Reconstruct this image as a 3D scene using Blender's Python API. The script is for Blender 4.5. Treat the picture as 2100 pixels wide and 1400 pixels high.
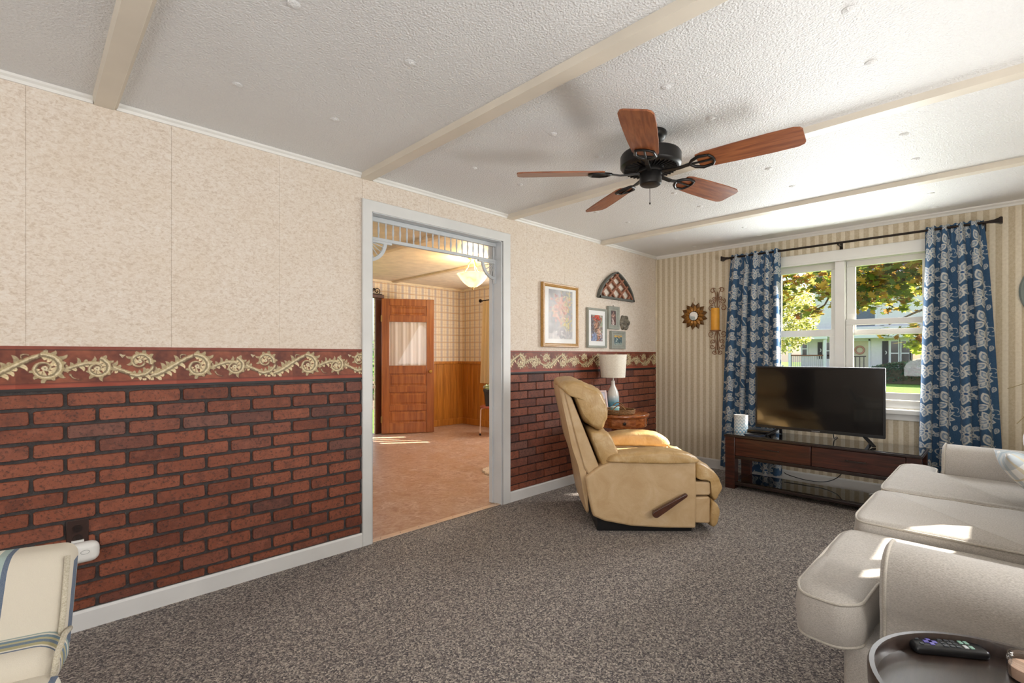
import bpy, bmesh, math, random
import numpy as np
from mathutils import Vector, Matrix, noise as mnoise

random.seed(7)
rng = np.random.default_rng(7)
for o in list(bpy.data.objects):
    bpy.data.objects.remove(o)
sc = bpy.context.scene
COL = sc.collection
PI = math.pi

# ------------------------------------------------------------------ camera, sky, sun, lights, exposure
AZ = math.atan(1.007)
cd = bpy.data.cameras.new('camera'); cam = bpy.data.objects.new('camera', cd); COL.objects.link(cam)
cam.location = (0, 0, 1.173); cam.rotation_euler = (PI/2, 0, AZ - PI/2)
cd.sensor_width = 36; cd.lens = 36*1000/2100; cd.shift_y = 28.5/2100; cd.clip_start = .02; cd.clip_end = 400
sc.camera = cam

w = bpy.data.worlds.new('sky'); sc.world = w; w.use_nodes = True
nt = w.node_tree; nt.nodes.clear()
sky = nt.nodes.new('ShaderNodeTexSky'); sky.sky_type = 'NISHITA'; sky.sun_disc = False
sky.sun_elevation = math.radians(32); sky.sun_rotation = math.radians(125); sky.air_density = 1.0; sky.dust_density = 2.5; sky.ozone_density = 1.0
bgn = nt.nodes.new('ShaderNodeBackground'); bgn.inputs[1].default_value = .40
won = nt.nodes.new('ShaderNodeOutputWorld'); hsv = nt.nodes.new('ShaderNodeHueSaturation'); hsv.inputs['Saturation'].default_value = .72
nt.links.new(sky.outputs[0], hsv.inputs['Color']); nt.links.new(hsv.outputs[0], bgn.inputs[0]); nt.links.new(bgn.outputs[0], won.inputs[0])

def lamp(name, kind, loc, direction, energy, color=(1, 1, 1), size=None, size_y=None, angle=None):
    l = bpy.data.lights.new(name, kind); l.energy = energy; l.color = color
    o = bpy.data.objects.new(name, l); COL.objects.link(o); o.location = loc
    o.rotation_euler = Vector(direction).to_track_quat('-Z', 'Y').to_euler()
    if kind == 'AREA':
        l.shape = 'RECTANGLE'; l.size = size; l.size_y = size_y
    if angle: l.angle = angle
    return o
SUN = (-.715, .49, -.50)
lamp('sun_lamp', 'SUN', (12, -8, 12), SUN, 30, (1, .93, .82), angle=.009)
lamp('rear_fill', 'AREA', (-2.30, .35, 1.35), (1, .36, .85), 68, (.98, .99, 1), 2.0, 1.5)  # added fill behind the camera; the rear wall has no opening
lamp('sofa_bounce_fill', 'AREA', (2.1, -.57, 1.05), (.02, .88, .44), 26, (1, .995, .985), 1.2, .24)  # added lamp standing in for sunlight bounced up behind the sofa
lamp('near_side_fill', 'AREA', (.35, -.57, 1.5), (-.35, 1, .22), 26, (.98, .99, 1), 1.5, 1.2)  # added fill beside the camera to brighten the left wall
lamp('daylight_front_window', 'AREA', (5.00, 1.0, 1.42), (-1, -.05, -.12), 46, (.96, .98, 1), .95, 1.1)
lamp('daylight_kitchen_window', 'AREA', (5.30, 4.70, 1.5), (-1, .25, .05), 46, (1, .98, .95), .9, 1.0)
lamp('kitchen_left_fill', 'AREA', (-.4, 5.6, 1.5), (1, -.02, .1), 30, (1, .98, .95), 1.6, 1.4)  # added fill from the kitchen's windowless left side
sc.view_settings.view_transform = 'Standard'
sc.view_settings.look = 'None'
sc.view_settings.gamma = 1
sc.view_settings.use_curve_mapping = False
sc.view_settings.exposure = 0.06

# ------------------------------------------------------------------ helpers: colour, materials
def lin(c):
    if isinstance(c, str):
        c = tuple(int(c[i:i+2], 16)/255 for i in (0, 2, 4))
    return tuple(x/12.92 if x <= .04045 else ((x+.055)/1.055)**2.4 for x in c)
def col(c): return (*lin(c), 1)

class NT:
    def __init__(s, name):
        s.m = bpy.data.materials.new(name); s.m.use_nodes = True; s.t = s.m.node_tree; s.t.nodes.clear()
        s.out = s.n('ShaderNodeOutputMaterial'); s.bs = s.n('ShaderNodeBsdfPrincipled'); s.l(s.bs.outputs[0], s.out.inputs[0])
    def n(s, k, **kw):
        x = s.t.nodes.new(k)
        for a, b in kw.items(): setattr(x, a, b)
        return x
    def l(s, a, b): s.t.links.new(a, b)
    def put(s, i, v):
        if hasattr(v, 'is_output'): s.l(v, i)
        else: i.default_value = v
    def coord(s, kind='Object', scale=None, rnd=False):
        c = s.n('ShaderNodeTexCoord').outputs[kind]
        if rnd:
            oi = s.n('ShaderNodeObjectInfo'); mm = s.math('MULTIPLY', oi.outputs['Random'], 37.0)
            a = s.n('ShaderNodeVectorMath', operation='ADD'); s.l(c, a.inputs[0]); s.l(mm, a.inputs[1]); c = a.outputs[0]
        if scale:
            mp = s.n('ShaderNodeMapping'); mp.inputs['Scale'].default_value = scale; s.l(c, mp.inputs[0]); c = mp.outputs[0]
        return c
    def math(s, op, a, b=0.0, cc=None):
        x = s.n('ShaderNodeMath', operation=op); s.put(x.inputs[0], a); s.put(x.inputs[1], b)
        if cc is not None: s.put(x.inputs[2], cc)
        return x.outputs[0]
    def noise(s, vec, scale, detail=3, rough=.5, dist=0):
        x = s.n('ShaderNodeTexNoise'); s.l(vec, x.inputs['Vector']); x.inputs['Scale'].default_value = scale
        x.inputs['Detail'].default_value = detail; x.inputs['Roughness'].default_value = rough; x.inputs['Distortion'].default_value = dist
        return x.outputs[0]
    def ramp(s, fac, stops, interp='LINEAR'):
        x = s.n('ShaderNodeValToRGB'); s.put(x.inputs[0], fac); x.color_ramp.interpolation = interp
        e = x.color_ramp.elements
        while len(e) < len(stops): e.new(.5)
        for k, (p, c) in zip(e, stops): k.position = p; k.color = col(c) if not isinstance(c, tuple) or len(c) == 3 else c
        return x.outputs[0]
    def mix(s, fac, a, b, mode='MIX'):
        x = s.n('ShaderNodeMix', data_type='RGBA', blend_type=mode); s.put(x.inputs[0], fac)
        s.put(x.inputs[6], col(a) if isinstance(a, str) else a); s.put(x.inputs[7], col(b) if isinstance(b, str) else b)
        return x.outputs[2]
    def bump(s, h, strength=.3, dist=.002):
        x = s.n('ShaderNodeBump'); s.l(h, x.inputs['Height']); x.inputs['Strength'].default_value = strength; x.inputs['Distance'].default_value = dist
        s.l(x.outputs[0], s.bs.inputs['Normal'])
    def fin(s, base=None, rough=.5, metal=0, spec=.5, emis=None, es=0, coat=0, sheen=0):
        b = s.bs
        if base is not None: s.put(b.inputs['Base Color'], col(base) if isinstance(base, str) else base)
        s.put(b.inputs['Roughness'], rough); b.inputs['Metallic'].default_value = metal; b.inputs['Specular IOR Level'].default_value = spec
        b.inputs['Coat Weight'].default_value = coat; b.inputs['Sheen Weight'].default_value = sheen
        if emis: b.inputs['Emission Color'].default_value = col(emis); b.inputs['Emission Strength'].default_value = es
        return s.m

def plain(name, c, rough=.5, metal=0, spec=.5, var=.06, vs=9, bump=0, bs=60, coat=0, bd=.002, scale=None, sheen=0):
    """one-colour surface with slight noise in tone and relief"""
    t = NT(name); v = t.coord('Object', scale)
    c2 = lin(c); dark = tuple(x*(1-var*2.2) for x in c2); lite = tuple(min(1, x*(1+var)) for x in c2)
    f = t.noise(v, vs, 4)
    base = t.ramp(f, [(.3, (*dark, 1)), (.7, (*lite, 1))])
    if bump: t.bump(t.noise(v, bs, 3), bump, bd)
    return t.fin(base, rough, metal, spec, coat=coat, sheen=sheen)

def wood(name, c1, c2, rough=.35, scale=(1, 1, 14), coat=.2, vs=6, c3=None):
    t = NT(name); v = t.coord('Object', scale, rnd=True)
    f = t.noise(v, vs, 5, .6, .6)
    st = [(.3, c1), (.68, c2)] if c3 is None else [(.2, c3), (.42, c1), (.72, c2)]
    t.bump(f, .08, .002)
    return t.fin(t.ramp(f, st), rough, coat=coat)

def printed(name, rough=.7, spec=.3, bump=0, bs=300, translucent=0, sheen=0):
    t = NT(name); a = t.n('ShaderNodeAttribute', attribute_name='print')
    if bump: t.bump(t.noise(t.coord(), bs, 2), bump, .001)
    m = t.fin(a.outputs['Color'], rough, spec=spec, sheen=sheen)
    if translucent:
        tr = t.n('ShaderNodeBsdfTranslucent'); t.l(a.outputs['Color'], tr.inputs[0])
        mx = t.n('ShaderNodeMixShader'); mx.inputs[0].default_value = translucent
        t.l(t.bs.outputs[0], mx.inputs[1]); t.l(tr.outputs[0], mx.inputs[2]); t.l(mx.outputs[0], t.out.inputs[0])
    return m

def glass(name, tint='ffffff', gloss=.06, k=.5, rough=.02):
    t = NT(name); tr = t.n('ShaderNodeBsdfTransparent'); tr.inputs[0].default_value = col(tint)
    gl = t.n('ShaderNodeBsdfGlossy'); gl.inputs['Roughness'].default_value = rough
    lw = t.n('ShaderNodeLayerWeight'); lw.inputs[0].default_value = .15
    f = t.math('MULTIPLY_ADD', lw.outputs['Fresnel'], k, gloss*.4)
    mx = t.n('ShaderNodeMixShader'); t.l(f, mx.inputs[0]); t.l(tr.outputs[0], mx.inputs[1]); t.l(gl.outputs[0], mx.inputs[2])
    t.t.nodes.remove(t.bs); t.l(mx.outputs[0], t.out.inputs[0]); return t.m

def fabric(name, c1, c2, sc=420, rough=.9, bump=.25, big=None):
    t = NT(name); v = t.coord('Object', (1, .45, 1.8))
    f = t.noise(v, sc, 2, .6); g = t.noise(v, 5, 3)
    base = t.ramp(f, [(.32, c1), (.68, c2)])
    if big: base = t.mix(t.math('MULTIPLY', t.ramp(g, [(.4, '000000'), (.75, 'ffffff')]), .35), base, big)
    t.bump(f, bump, .0015)
    return t.fin(base, rough, spec=.2, sheen=.15)

# ------------------------------------------------------------------ helpers: geometry
def tag(o, label=None, cat=None, group=None, kind=None):
    if label: o['label'] = label
    if cat: o['category'] = cat
    if group: o['group'] = group
    if kind: o['kind'] = kind
    return o
def link(name, me, m=None, parent=None, loc=None, rot=None):
    o = bpy.data.objects.new(name, me); COL.objects.link(o)
    if m is not None and len(me.materials) == 0: me.materials.append(m)
    if parent: o.parent = parent
    if loc is not None: o.location = loc
    if rot is not None: o.rotation_euler = rot
    return o
def thing(name, label, cat, loc=(0, 0, 0), rz=0, group=None):
    o = bpy.data.objects.new(name, None); COL.objects.link(o); o.empty_display_size = .1
    o.location = loc; o.rotation_euler = (0, 0, rz)
    return tag(o, label, cat, group)

class MB:
    """collects geometry of ONE mesh object"""
    def __init__(s): s.v = []; s.f = []
    def add(s, vs, fs):
        n = len(s.v); s.v += [tuple(v) for v in vs]; s.f += [tuple(i+n for i in f) for f in fs]; return s
    def box(s, x0, x1, y0, y1, z0, z1):
        return s.add([(x0,y0,z0),(x1,y0,z0),(x1,y1,z0),(x0,y1,z0),(x0,y0,z1),(x1,y0,z1),(x1,y1,z1),(x0,y1,z1)],
                     [(3,2,1,0),(4,5,6,7),(0,1,5,4),(1,2,6,5),(2,3,7,6),(3,0,4,7)])
    def bar(s, p, q, w, h, up=(0, 0, 1)):
        p, q = Vector(p), Vector(q); d = (q-p).normalized(); a = d.cross(Vector(up))
        if a.length < 1e-4: a = d.cross(Vector((1, 0, 0)))
        a = a.normalized()*w/2; b = a.cross(d).normalized()*h/2
        vs = [p-a-b, p+a-b, p+a+b, p-a+b, q-a-b, q+a-b, q+a+b, q-a+b]
        return s.add(vs, [(0,1,2,3),(7,6,5,4),(4,5,1,0),(5,6,2,1),(6,7,3,2),(7,4,0,3)])
    def prism(s, poly, t0, t1, f=lambda a, b, t: (a, t, b)):
        n = len(poly)
        vs = [f(a, b, t0) for a, b in poly] + [f(a, b, t1) for a, b in poly]
        return s.add(vs, [tuple(range(n)), tuple(range(2*n-1, n-1, -1))] + [(i+n, (i+1) % n+n, (i+1) % n, i) for i in range(n)])
    def tube(s, pts, r, n=8, closed=False):
        pts = [Vector(p) for p in pts]; N = len(pts); vs = []; fs = []
        rr = r if isinstance(r, (list, tuple)) else [r]*N
        prev = None
        for i, p in enumerate(pts):
            if closed: d = pts[(i+1) % N]-pts[i-1]
            else: d = pts[min(i+1, N-1)]-pts[max(i-1, 0)]
            d.normalize()
            if prev is None:
                a = d.cross(Vector((0, 0, 1)))
                if a.length < .05: a = d.cross(Vector((1, 0, 0)))
            else: a = prev-d*prev.dot(d)
            a.normalize(); prev = a; b = d.cross(a)
            vs += [p+(a*math.cos(2*PI*k/n)+b*math.sin(2*PI*k/n))*rr[i] for k in range(n)]
        for i in range(N if closed else N-1):
            j = (i+1) % N
            fs += [(i*n+k, i*n+(k+1) % n, j*n+(k+1) % n, j*n+k) for k in range(n)]
        if not closed: fs += [tuple(range(n-1, -1, -1)), tuple(range((N-1)*n, N*n))]
        return s.add(vs, fs)
    def lathe(s, prof, n=28, c=(0, 0, 0), f=None):
        """prof: (r, z) from bottom to top; closed with caps where r>0 at the ends"""
        vs = []; fs = []; m = len(prof)
        for r, z in prof:
            for k in range(n):
                p = (r*math.cos(2*PI*k/n), r*math.sin(2*PI*k/n), z)
                if f: p = f(p)
                vs.append((c[0]+p[0], c[1]+p[1], c[2]+p[2]))
        for i in range(m-1):
            fs += [(i*n+k, i*n+(k+1) % n, (i+1)*n+(k+1) % n, (i+1)*n+k) for k in range(n)]
        fs += [tuple(range(n-1, -1, -1)), tuple(range((m-1)*n, m*n))]
        return s.add(vs, fs)
    def mesh(s, name='m', smooth=0):
        me = bpy.data.meshes.new(name); me.from_pydata(s.v, [], s.f); me.update()
        if smooth:
            me.polygons.foreach_set('use_smooth', [True]*len(me.polygons))
            if smooth < 170: me.set_sharp_from_angle(angle=math.radians(smooth))
        return me
    def build(s, name, m, parent=None, smooth=0, bev=0, seg=2, loc=None, rot=None):
        o = link(name, s.mesh(name, smooth), m, parent, loc, rot)
        if bev:
            b = o.modifiers.new('b', 'BEVEL'); b.width = bev; b.segments = seg; b.limit_method = 'ANGLE'; b.angle_limit = math.radians(40)
            if smooth == 0: 
                o.data.polygons.foreach_set('use_smooth', [True]*len(o.data.polygons)); o.data.set_sharp_from_angle(angle=math.radians(30))
                b.harden_normals = False
        return o

def axis_nodes(h, r, m, k):
    a = [-h+r*(1-math.cos(PI/2*i/m)) for i in range(m)] if False else [-h + r*i/m for i in range(m)]
    mid = [-(h-r)+2*(h-r)*i/k for i in range(k+1)]
    return a+mid+[-x for x in reversed(a)]
def rounded_box(mb, sx, sy, sz, r, c=(0, 0, 0), puff=(0, 0, 0), m=4, k=6, f=None):
    hx, hy, hz = sx/2, sy/2, sz/2
    r = min(r, hx*.98, hy*.98, hz*.98)
    X, Y, Z = axis_nodes(hx, r, m, k), axis_nodes(hy, r, m, k), axis_nodes(hz, r, m, max(1, k//3))
    idx = {}; vs = []; fs = []
    def P(x, y, z):
        ix = max(-(hx-r), min(hx-r, x)); iy = max(-(hy-r), min(hy-r, y)); iz = max(-(hz-r), min(hz-r, z))
        d = Vector((x-ix, y-iy, z-iz))
        if d.length > 1e-9:
            d = d.normalized()*r
        p = Vector((ix, iy, iz))+d
        q = p.copy(); cx = 1-(p.x/hx)**2; cy = 1-(p.y/hy)**2; cz = 1-(p.z/hz)**2
        q.x += puff[0]*(p.x/hx)*cy*cz; q.y += puff[1]*(p.y/hy)*cx*cz; q.z += puff[2]*(p.z/hz)*cx*cy
        if f: q = Vector(f(q))
        return (q.x+c[0], q.y+c[1], q.z+c[2])
    def V(x, y, z):
        key = (round(x, 6), round(y, 6), round(z, 6))
        if key not in idx: idx[key] = len(vs); vs.append(P(x, y, z))
        return idx[key]
    def face(A, B, fn, flip):
        for i in range(len(A)-1):
            for j in range(len(B)-1):
                q = [V(*fn(A[i], B[j])), V(*fn(A[i+1], B[j])), V(*fn(A[i+1], B[j+1])), V(*fn(A[i], B[j+1]))]
                if flip: q.reverse()
                if len(set(q)) >= 3: fs.append(tuple(q))
    face(X, Y, lambda a, b: (a, b, hz), False); face(X, Y, lambda a, b: (a, b, -hz), True)
    face(X, Z, lambda a, b: (a, -hy, b), False); face(X, Z, lambda a, b: (a, hy, b), True)
    face(Y, Z, lambda a, b: (hx, a, b), False); face(Y, Z, lambda a, b: (-hx, a, b), True)
    mb.add(vs, fs); return mb

def catmull(pts, per=4, closed=True):
    P = [np.array(p, float) for p in pts]; n = len(P); out = []
    rngN = n if closed else n-1
    for i in range(rngN):
        p0, p1, p2, p3 = (P[(i-1) % n], P[i], P[(i+1) % n], P[(i+2) % n]) if closed else (P[max(i-1, 0)], P[i], P[i+1], P[min(i+2, n-1)])
        for j in range(per):
            t = j/per
            out.append(tuple(.5*((2*p1)+(-p0+p2)*t+(2*p0-5*p1+4*p2-p3)*t*t+(-p0+3*p1-3*p2+p3)*t**3)))
    if not closed: out.append(tuple(P[-1]))
    return out
def puff_prism(mb, prof, t0, t1, k=.4, p=6, n=16, per=4, wr=0, ws=18, f=lambda a, t, b: (a, t, b), seed=0, sm=True):
    Q = catmull(prof, per) if sm else prof
    Q = np.array(Q); c = Q.mean(0); N = len(Q); vs = []; fs = []
    for i in range(n+1):
        tau = math.sin((i/n-.5)*PI); g = max(0, 1-abs(tau)**p)**.5; s = 1-k+k*g; t = (t0+t1)/2+tau*(t1-t0)/2
        for a, b in Q:
            q = c+(np.array((a, b))-c)*s
            if wr:
                d = wr*mnoise.noise(Vector((q[0]*ws+seed, t*ws*.6, q[1]*ws)))+wr*.5*mnoise.noise(Vector((q[0]*ws*2.3+seed, t*ws*2, q[1]*ws*2.3)))
                v = (np.array((a, b))-c); v = v/(np.linalg.norm(v)+1e-6); q = q+v*d
            vs.append(f(q[0], t, q[1]))
    for i in range(n):
        fs += [(i*N+j, i*N+(j+1) % N, (i+1)*N+(j+1) % N, (i+1)*N+j) for j in range(N)]
    for base, rev in ((0, True), (n*N, False)):
        cc = np.mean(np.array(vs[base:base+N]), axis=0); ci = len(vs); vs.append(tuple(cc))
        for j in range(N):
            tri = (base+j, base+(j+1) % N, ci); fs.append(tri[::-1] if rev else tri)
    mb.add(vs, fs); return mb
def fixn(o):
    bm = bmesh.new(); bm.from_mesh(o.data); bmesh.ops.recalc_face_normals(bm, faces=bm.faces); bm.to_mesh(o.data); bm.free(); return o

def cushion_poly(poly, z0, z1, rc=.05, crown=.015, wr=.003, seed=0):
    """cushion of a polygonal plan (list of (x,y), anticlockwise) with rounded corners and edges"""
    pts = []; n = len(poly)
    for i in range(n):
        a, b, c = Vector(poly[i-1]), Vector(poly[i]), Vector(poly[(i+1) % n])
        u = (a-b).normalized(); v = (c-b).normalized(); r = min(rc, (a-b).length*.4, (c-b).length*.4)
        for j in range(5):
            t = j/4; pts.append((b+u*r)*(1-t)**2+b*2*t*(1-t)+(b+v*r)*t*t)
    # resample edges
    res = []
    for i in range(len(pts)):
        a, b = pts[i], pts[(i+1) % len(pts)]; k = max(1, int((b-a).length/.06))
        for j in range(k): res.append(a.lerp(b, j/k))
    N = len(res)
    nor = []
    for i in range(N):
        d = (res[(i+1) % N]-res[i-1]).normalized(); nor.append(Vector((-d.y, d.x)))
    h = z1-z0
    lay = [(.030, 0), (.008, .005), (.001, .016), (-.005, h*.5), (.001, h-.018), (.008, h-.005), (.024, h), (.033, h+.003)]
    vs = []; fs = []
    for off, z in lay:
        for p, m in zip(res, nor):
            q = p+m*off; vs.append((q.x, q.y, z0+z+(0 if off == .033 else wr)*mnoise.noise(Vector((q.x*9+seed, q.y*9, z*9)))*2))
    L = len(lay)
    for l in range(L-1):
        fs += [(l*N+i, l*N+(i+1) % N, (l+1)*N+(i+1) % N, (l+1)*N+i) for i in range(N)]
    fs += [tuple(range(N-1, -1, -1)), tuple(range((L-1)*N, L*N))]
    mb = MB(); mb.add(vs, fs)
    top = [(p+m*.004, z0+h-.008) for p, m in zip(res, nor)]; bot = [(p+m*.004, z0+.008) for p, m in zip(res, nor)]
    pp = MB(); pp.tube([(q.x, q.y, z) for q, z in top], .0045, 6, True); pp.tube([(q.x, q.y, z) for q, z in bot], .0045, 6, True)
    return mb, pp

def grid_print(name, P, rgb, m, parent=None, back=None, smooth=True):
    """P: (H, W, 3) points, rgb: (H, W, 3) sRGB 0..1 -> a mesh with the print as colour attribute"""
    H, W, _ = P.shape
    me = bpy.data.meshes.new(name)
    i = (np.arange(H-1)[:, None]*W+np.arange(W-1)[None, :]).ravel()
    q = np.stack([i, i+1, i+W+1, i+W], 1).astype(np.int32)
    me.vertices.add(H*W); me.vertices.foreach_set('co', P.reshape(-1).astype(np.float32))
    me.loops.add(len(q)*4); me.loops.foreach_set('vertex_index', q.ravel())
    me.polygons.add(len(q)); me.polygons.foreach_set('loop_start', np.arange(len(q), dtype=np.int32)*4)
    me.update(calc_edges=True)
    if smooth: me.polygons.foreach_set('use_smooth', np.ones(len(q), bool))
    a = me.color_attributes.new('print', 'FLOAT_COLOR', 'POINT')
    c = np.clip(rgb, 0, 1).reshape(-1, 3); l = np.where(c <= .04045, c/12.92, ((c+.055)/1.055)**2.4)
    a.data.foreach_set('color', np.concatenate([l, np.ones((len(l), 1))], 1).astype(np.float32).ravel())
    return link(name, me, m, parent)
def hexrgb(h): return np.array([int(h[i:i+2], 16)/255 for i in (0, 2, 4)])
def vnoise(H, W, s, seed=0):
    r = np.random.default_rng(seed); out = np.zeros((H, W)); amp = 1; tot = 0
    for o in range(4):
        gh, gw = max(2, int(H/s*2**o)+2), max(2, int(W/s*2**o)+2); g = r.random((gh, gw))
        yy = np.linspace(0, gh-1.001, H); xx = np.linspace(0, gw-1.001, W); y0 = yy.astype(int); x0 = xx.astype(int)
        fy = (yy-y0)[:, None]; fx = (xx-x0)[None, :]; fy = fy*fy*(3-2*fy); fx = fx*fx*(3-2*fx)
        v = g[y0][:, x0]*(1-fy)*(1-fx)+g[y0+1][:, x0]*fy*(1-fx)+g[y0][:, x0+1]*(1-fy)*fx+g[y0+1][:, x0+1]*fy*fx
        out += v*amp; tot += amp; amp *= .5
    return out/tot

# ------------------------------------------------------------------ materials
t = NT('wallpaper_mottled'); v = t.coord('Object', (1, 1, 1.6))
f1 = t.noise(v, 62, 6, .7, .8); f2 = t.noise(v, 2.2, 3)
b = t.ramp(f1, [(.32, 'C8B6A4'), (.50, 'DFD2C4'), (.66, 'E7DED4')])
b = t.mix(t.math('MULTIPLY', t.ramp(f2, [(.42, '000000'), (.75, 'ffffff')]), .22), b, 'D3BFA6')
t.bump(f1, .06, .001); M_PAPER = t.fin(b, .72, spec=.25)

t = NT('wallpaper_striped'); v = t.coord('Object'); sx = t.n('ShaderNodeSeparateXYZ'); t.l(v, sx.inputs[0])
fr = t.math('FRACT', t.math('MULTIPLY', t.math('ADD', sx.outputs[1], 10.0), 1/.0667))
bs_ = t.ramp(fr, [(0, 'BFAE90'), (.50, 'BFAE90'), (.52, 'E6DCC9'), (.97, 'E2D6C0'), (1, 'BFAE90')])
f1 = t.noise(v, 160, 3, .7)
b = t.mix(t.math('MULTIPLY', t.ramp(f1, [(.35, '000000'), (.7, 'ffffff')]), .30), bs_, 'EFE6D4')
b = t.mix(.18, b, t.ramp(t.noise(v, 60, 4), [(.3, 'A08A66'), (.7, 'EFE4D0')]))
M_STRIPE = t.fin(b, .65, spec=.3)

t = NT('ceiling_stipple'); v = t.coord('Object')
vo = t.n('ShaderNodeTexVoronoi', feature='SMOOTH_F1'); t.l(v, vo.inputs['Vector']); vo.inputs['Scale'].default_value = 120; vo.inputs['Smoothness'].default_value = .6
f1 = t.noise(v, 170, 3, .6, .5)
h = t.math('ADD', t.math('MULTIPLY', vo.outputs['Distance'], .7), f1)
t.bump(h, .85, .005); M_CEIL = t.fin(t.ramp(t.noise(v, 1.4, 3), [(.35, 'DEDDDC'), (.7, 'E4E4E3')]), .42, spec=.45)
M_CEIL2 = plain('kitchen_ceiling_paint', 'DFCFB6', .55, bump=.4, bs=90, bd=.004)

t = NT('carpet_berber'); v = t.coord('Object')
vo = t.n('ShaderNodeTexVoronoi'); t.l(v, vo.inputs['Vector']); vo.inputs['Scale'].default_value = 175
sp_c = t.n('ShaderNodeSeparateColor'); t.l(vo.outputs['Color'], sp_c.inputs[0])
f1 = t.noise(v, 240, 3, .8); f2 = t.noise(v, 48, 3, .8); f3 = t.noise(v, 2.5, 3)
g = t.math('ADD', t.math('MULTIPLY', sp_c.outputs[0], .55), t.math('MULTIPLY', f1, .45))
b = t.ramp(g, [(.22, '403C42'), (.38, '706967'), (.52, '998F87'), (.66, 'BFB4A8'), (.80, 'E2D8CC')])
b = t.mix(t.math('MULTIPLY', t.ramp(f2, [(.46, '000000'), (.60, 'ffffff')]), .38), b, '57525A')
b = t.mix(t.math('MULTIPLY', f3, .15), b, '9A8C80')
t.bump(t.math('ADD', f1, t.math('MULTIPLY', vo.outputs['Distance'], .8)), .8, .008); M_CARPET = t.fin(b, .95, spec=.12, sheen=.1)

t = NT('kitchen_vinyl'); v = t.coord('Object')
f1 = t.noise(v, 14, 6, .75, 1.2); f2 = t.noise(v, 3.5, 4, .6, .5)
b = t.ramp(f1, [(.30, '93694F'), (.46, 'B3907A'), (.60, 'C6AB98'), (.74, 'DDCEC2')])
b = t.mix(t.math('MULTIPLY', t.ramp(f2, [(.4, '000000'), (.65, 'ffffff')]), .55), b, 'AE8460')
M_VINYL = t.fin(b, .33, spec=.45)

t = NT('brick_face'); oi = t.n('ShaderNodeObjectInfo'); v = t.coord('Object', rnd=True)
b = t.ramp(oi.outputs['Random'], [(0, '6E3927'), (.18, '7C432E'), (.4, '884B34'), (.65, '90523B'), (.85, '7A4737'), (.93, '5C342B'), (1, '84584A')])
f1 = t.noise(v, 16, 5, .65); f2 = t.noise(v, 90, 4, .7)
b = t.mix(t.math('MULTIPLY', t.ramp(f1, [(.50, '000000'), (.72, 'ffffff')]), .55), b, '43241F')
b = t.mix(t.math('MULTIPLY', t.ramp(f2, [(.52, '000000'), (.64, 'ffffff')]), .72), b, '32211E')
b = t.mix(t.math('MULTIPLY', t.ramp(t.noise(v, 34, 3), [(.55, '000000'), (.8, 'ffffff')]), .25), b, 'B9745C')
t.bump(t.math('ADD', f2, f1), .5, .004); M_BRICK = t.fin(b, .55, spec=.4)
M_MORTAR = plain('mortar_dark', '45403F', .9, var=.15, vs=40, bump=.8, bs=180, bd=.004)
M_MORTAR2 = plain('mortar_black', '332B2B', .9, var=.15, vs=40, bump=.6, bs=180, bd=.003)
M_TRIM = plain('painted_trim_white', 'DADAD8', .42, var=.03, vs=5)
M_TRIM2 = plain('painted_trim_grey_blue', 'C8CCCF', .45, var=.03, vs=5)
M_BASEB = plain('baseboard_paint', 'DEDDDB', .4, var=.04, vs=4)
M_BEAM = plain('beam_paint', 'D8CFC0', .45, var=.03, vs=4)
M_WINW = plain('window_paint_white', 'E6E4DF', .4, var=.02, vs=6)
M_BLACK = plain('black_plastic', '141416', .35, var=.05)
M_DARK = plain('dark_strip', '1D1614', .5, var=.1)
M_WHITEP = plain('white_plastic', 'E9E8E4', .4, var=.02)
M_GLASS = glass('window_glass', k=.10); M_PGLASS = glass('picture_glass', gloss=.01, k=.10, rough=.12)
M_PRINT = printed('printed_paper', .6, .35)
M_BORDER = printed('printed_border', .5, .4, bump=.1, bs=120)
M_CURT = printed('printed_curtain', .85, .2, bump=.25, bs=500, translucent=.12, sheen=.1)
M_BRONZE = plain('oiled_bronze', '2E2622', .38, metal=.75, var=.15, vs=20)
M_FANMET = plain('fan_black_metal', '2C2A29', .36, metal=.6, var=.1, vs=20)
M_BLADE = wood('fan_blade_walnut', '7E4425', 'A4633A', .42, (1.2, 12, 12), .15, 5, '5E2F18')
M_LEATH = None
t = NT('tan_leather'); v = t.coord('Object')
vo = t.n('ShaderNodeTexVoronoi'); t.l(v, vo.inputs['Vector']); vo.inputs['Scale'].default_value = 260
f1 = t.noise(v, 7, 5, .6, .8); f2 = t.noise(v, 45, 4, .65, .4)
t.bump(t.math('ADD', t.math('MULTIPLY', vo.outputs['Distance'], .25), t.math('MULTIPLY', f2, .8)), .28, .004)
M_LEATH = t.fin(t.ramp(f1, [(.3, 'BA9B72'), (.55, 'C6A982'), (.75, 'CEB592')]), .42, spec=.45)
t = NT('tan_leather_wrinkled'); v = t.coord('Object')
wv = t.n('ShaderNodeTexNoise'); mp = t.coord('Object', (28, 9, 20)); t.l(mp, wv.inputs['Vector']); wv.inputs['Scale'].default_value = 1.3; wv.inputs['Detail'].default_value = 4; wv.inputs['Distortion'].default_value = 1.6
f1 = t.noise(v, 9, 5, .6, .8)
t.bump(wv.outputs[0], .42, .009)
M_LEATHW = t.fin(t.ramp(f1, [(.3, 'AA8853'), (.55, 'BD9C6C'), (.75, 'CAB086')]), .40, spec=.45)
M_SOFA = fabric('sofa_linen', '9C958D', 'C3BDB5', 430, big='C2BEBA')
M_SOFAP = fabric('sofa_piping', 'A8A196', 'C6BFB4', 330)
M_ESP = wood('espresso_wood', '3A1C15', '582C20', .28, (1.5, 1.0, 14), .35, 5, '1F100D')
M_ESPD = wood('espresso_dark', '1C100E', '2A1814', .3, (3, 3, 9), .3)
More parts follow.
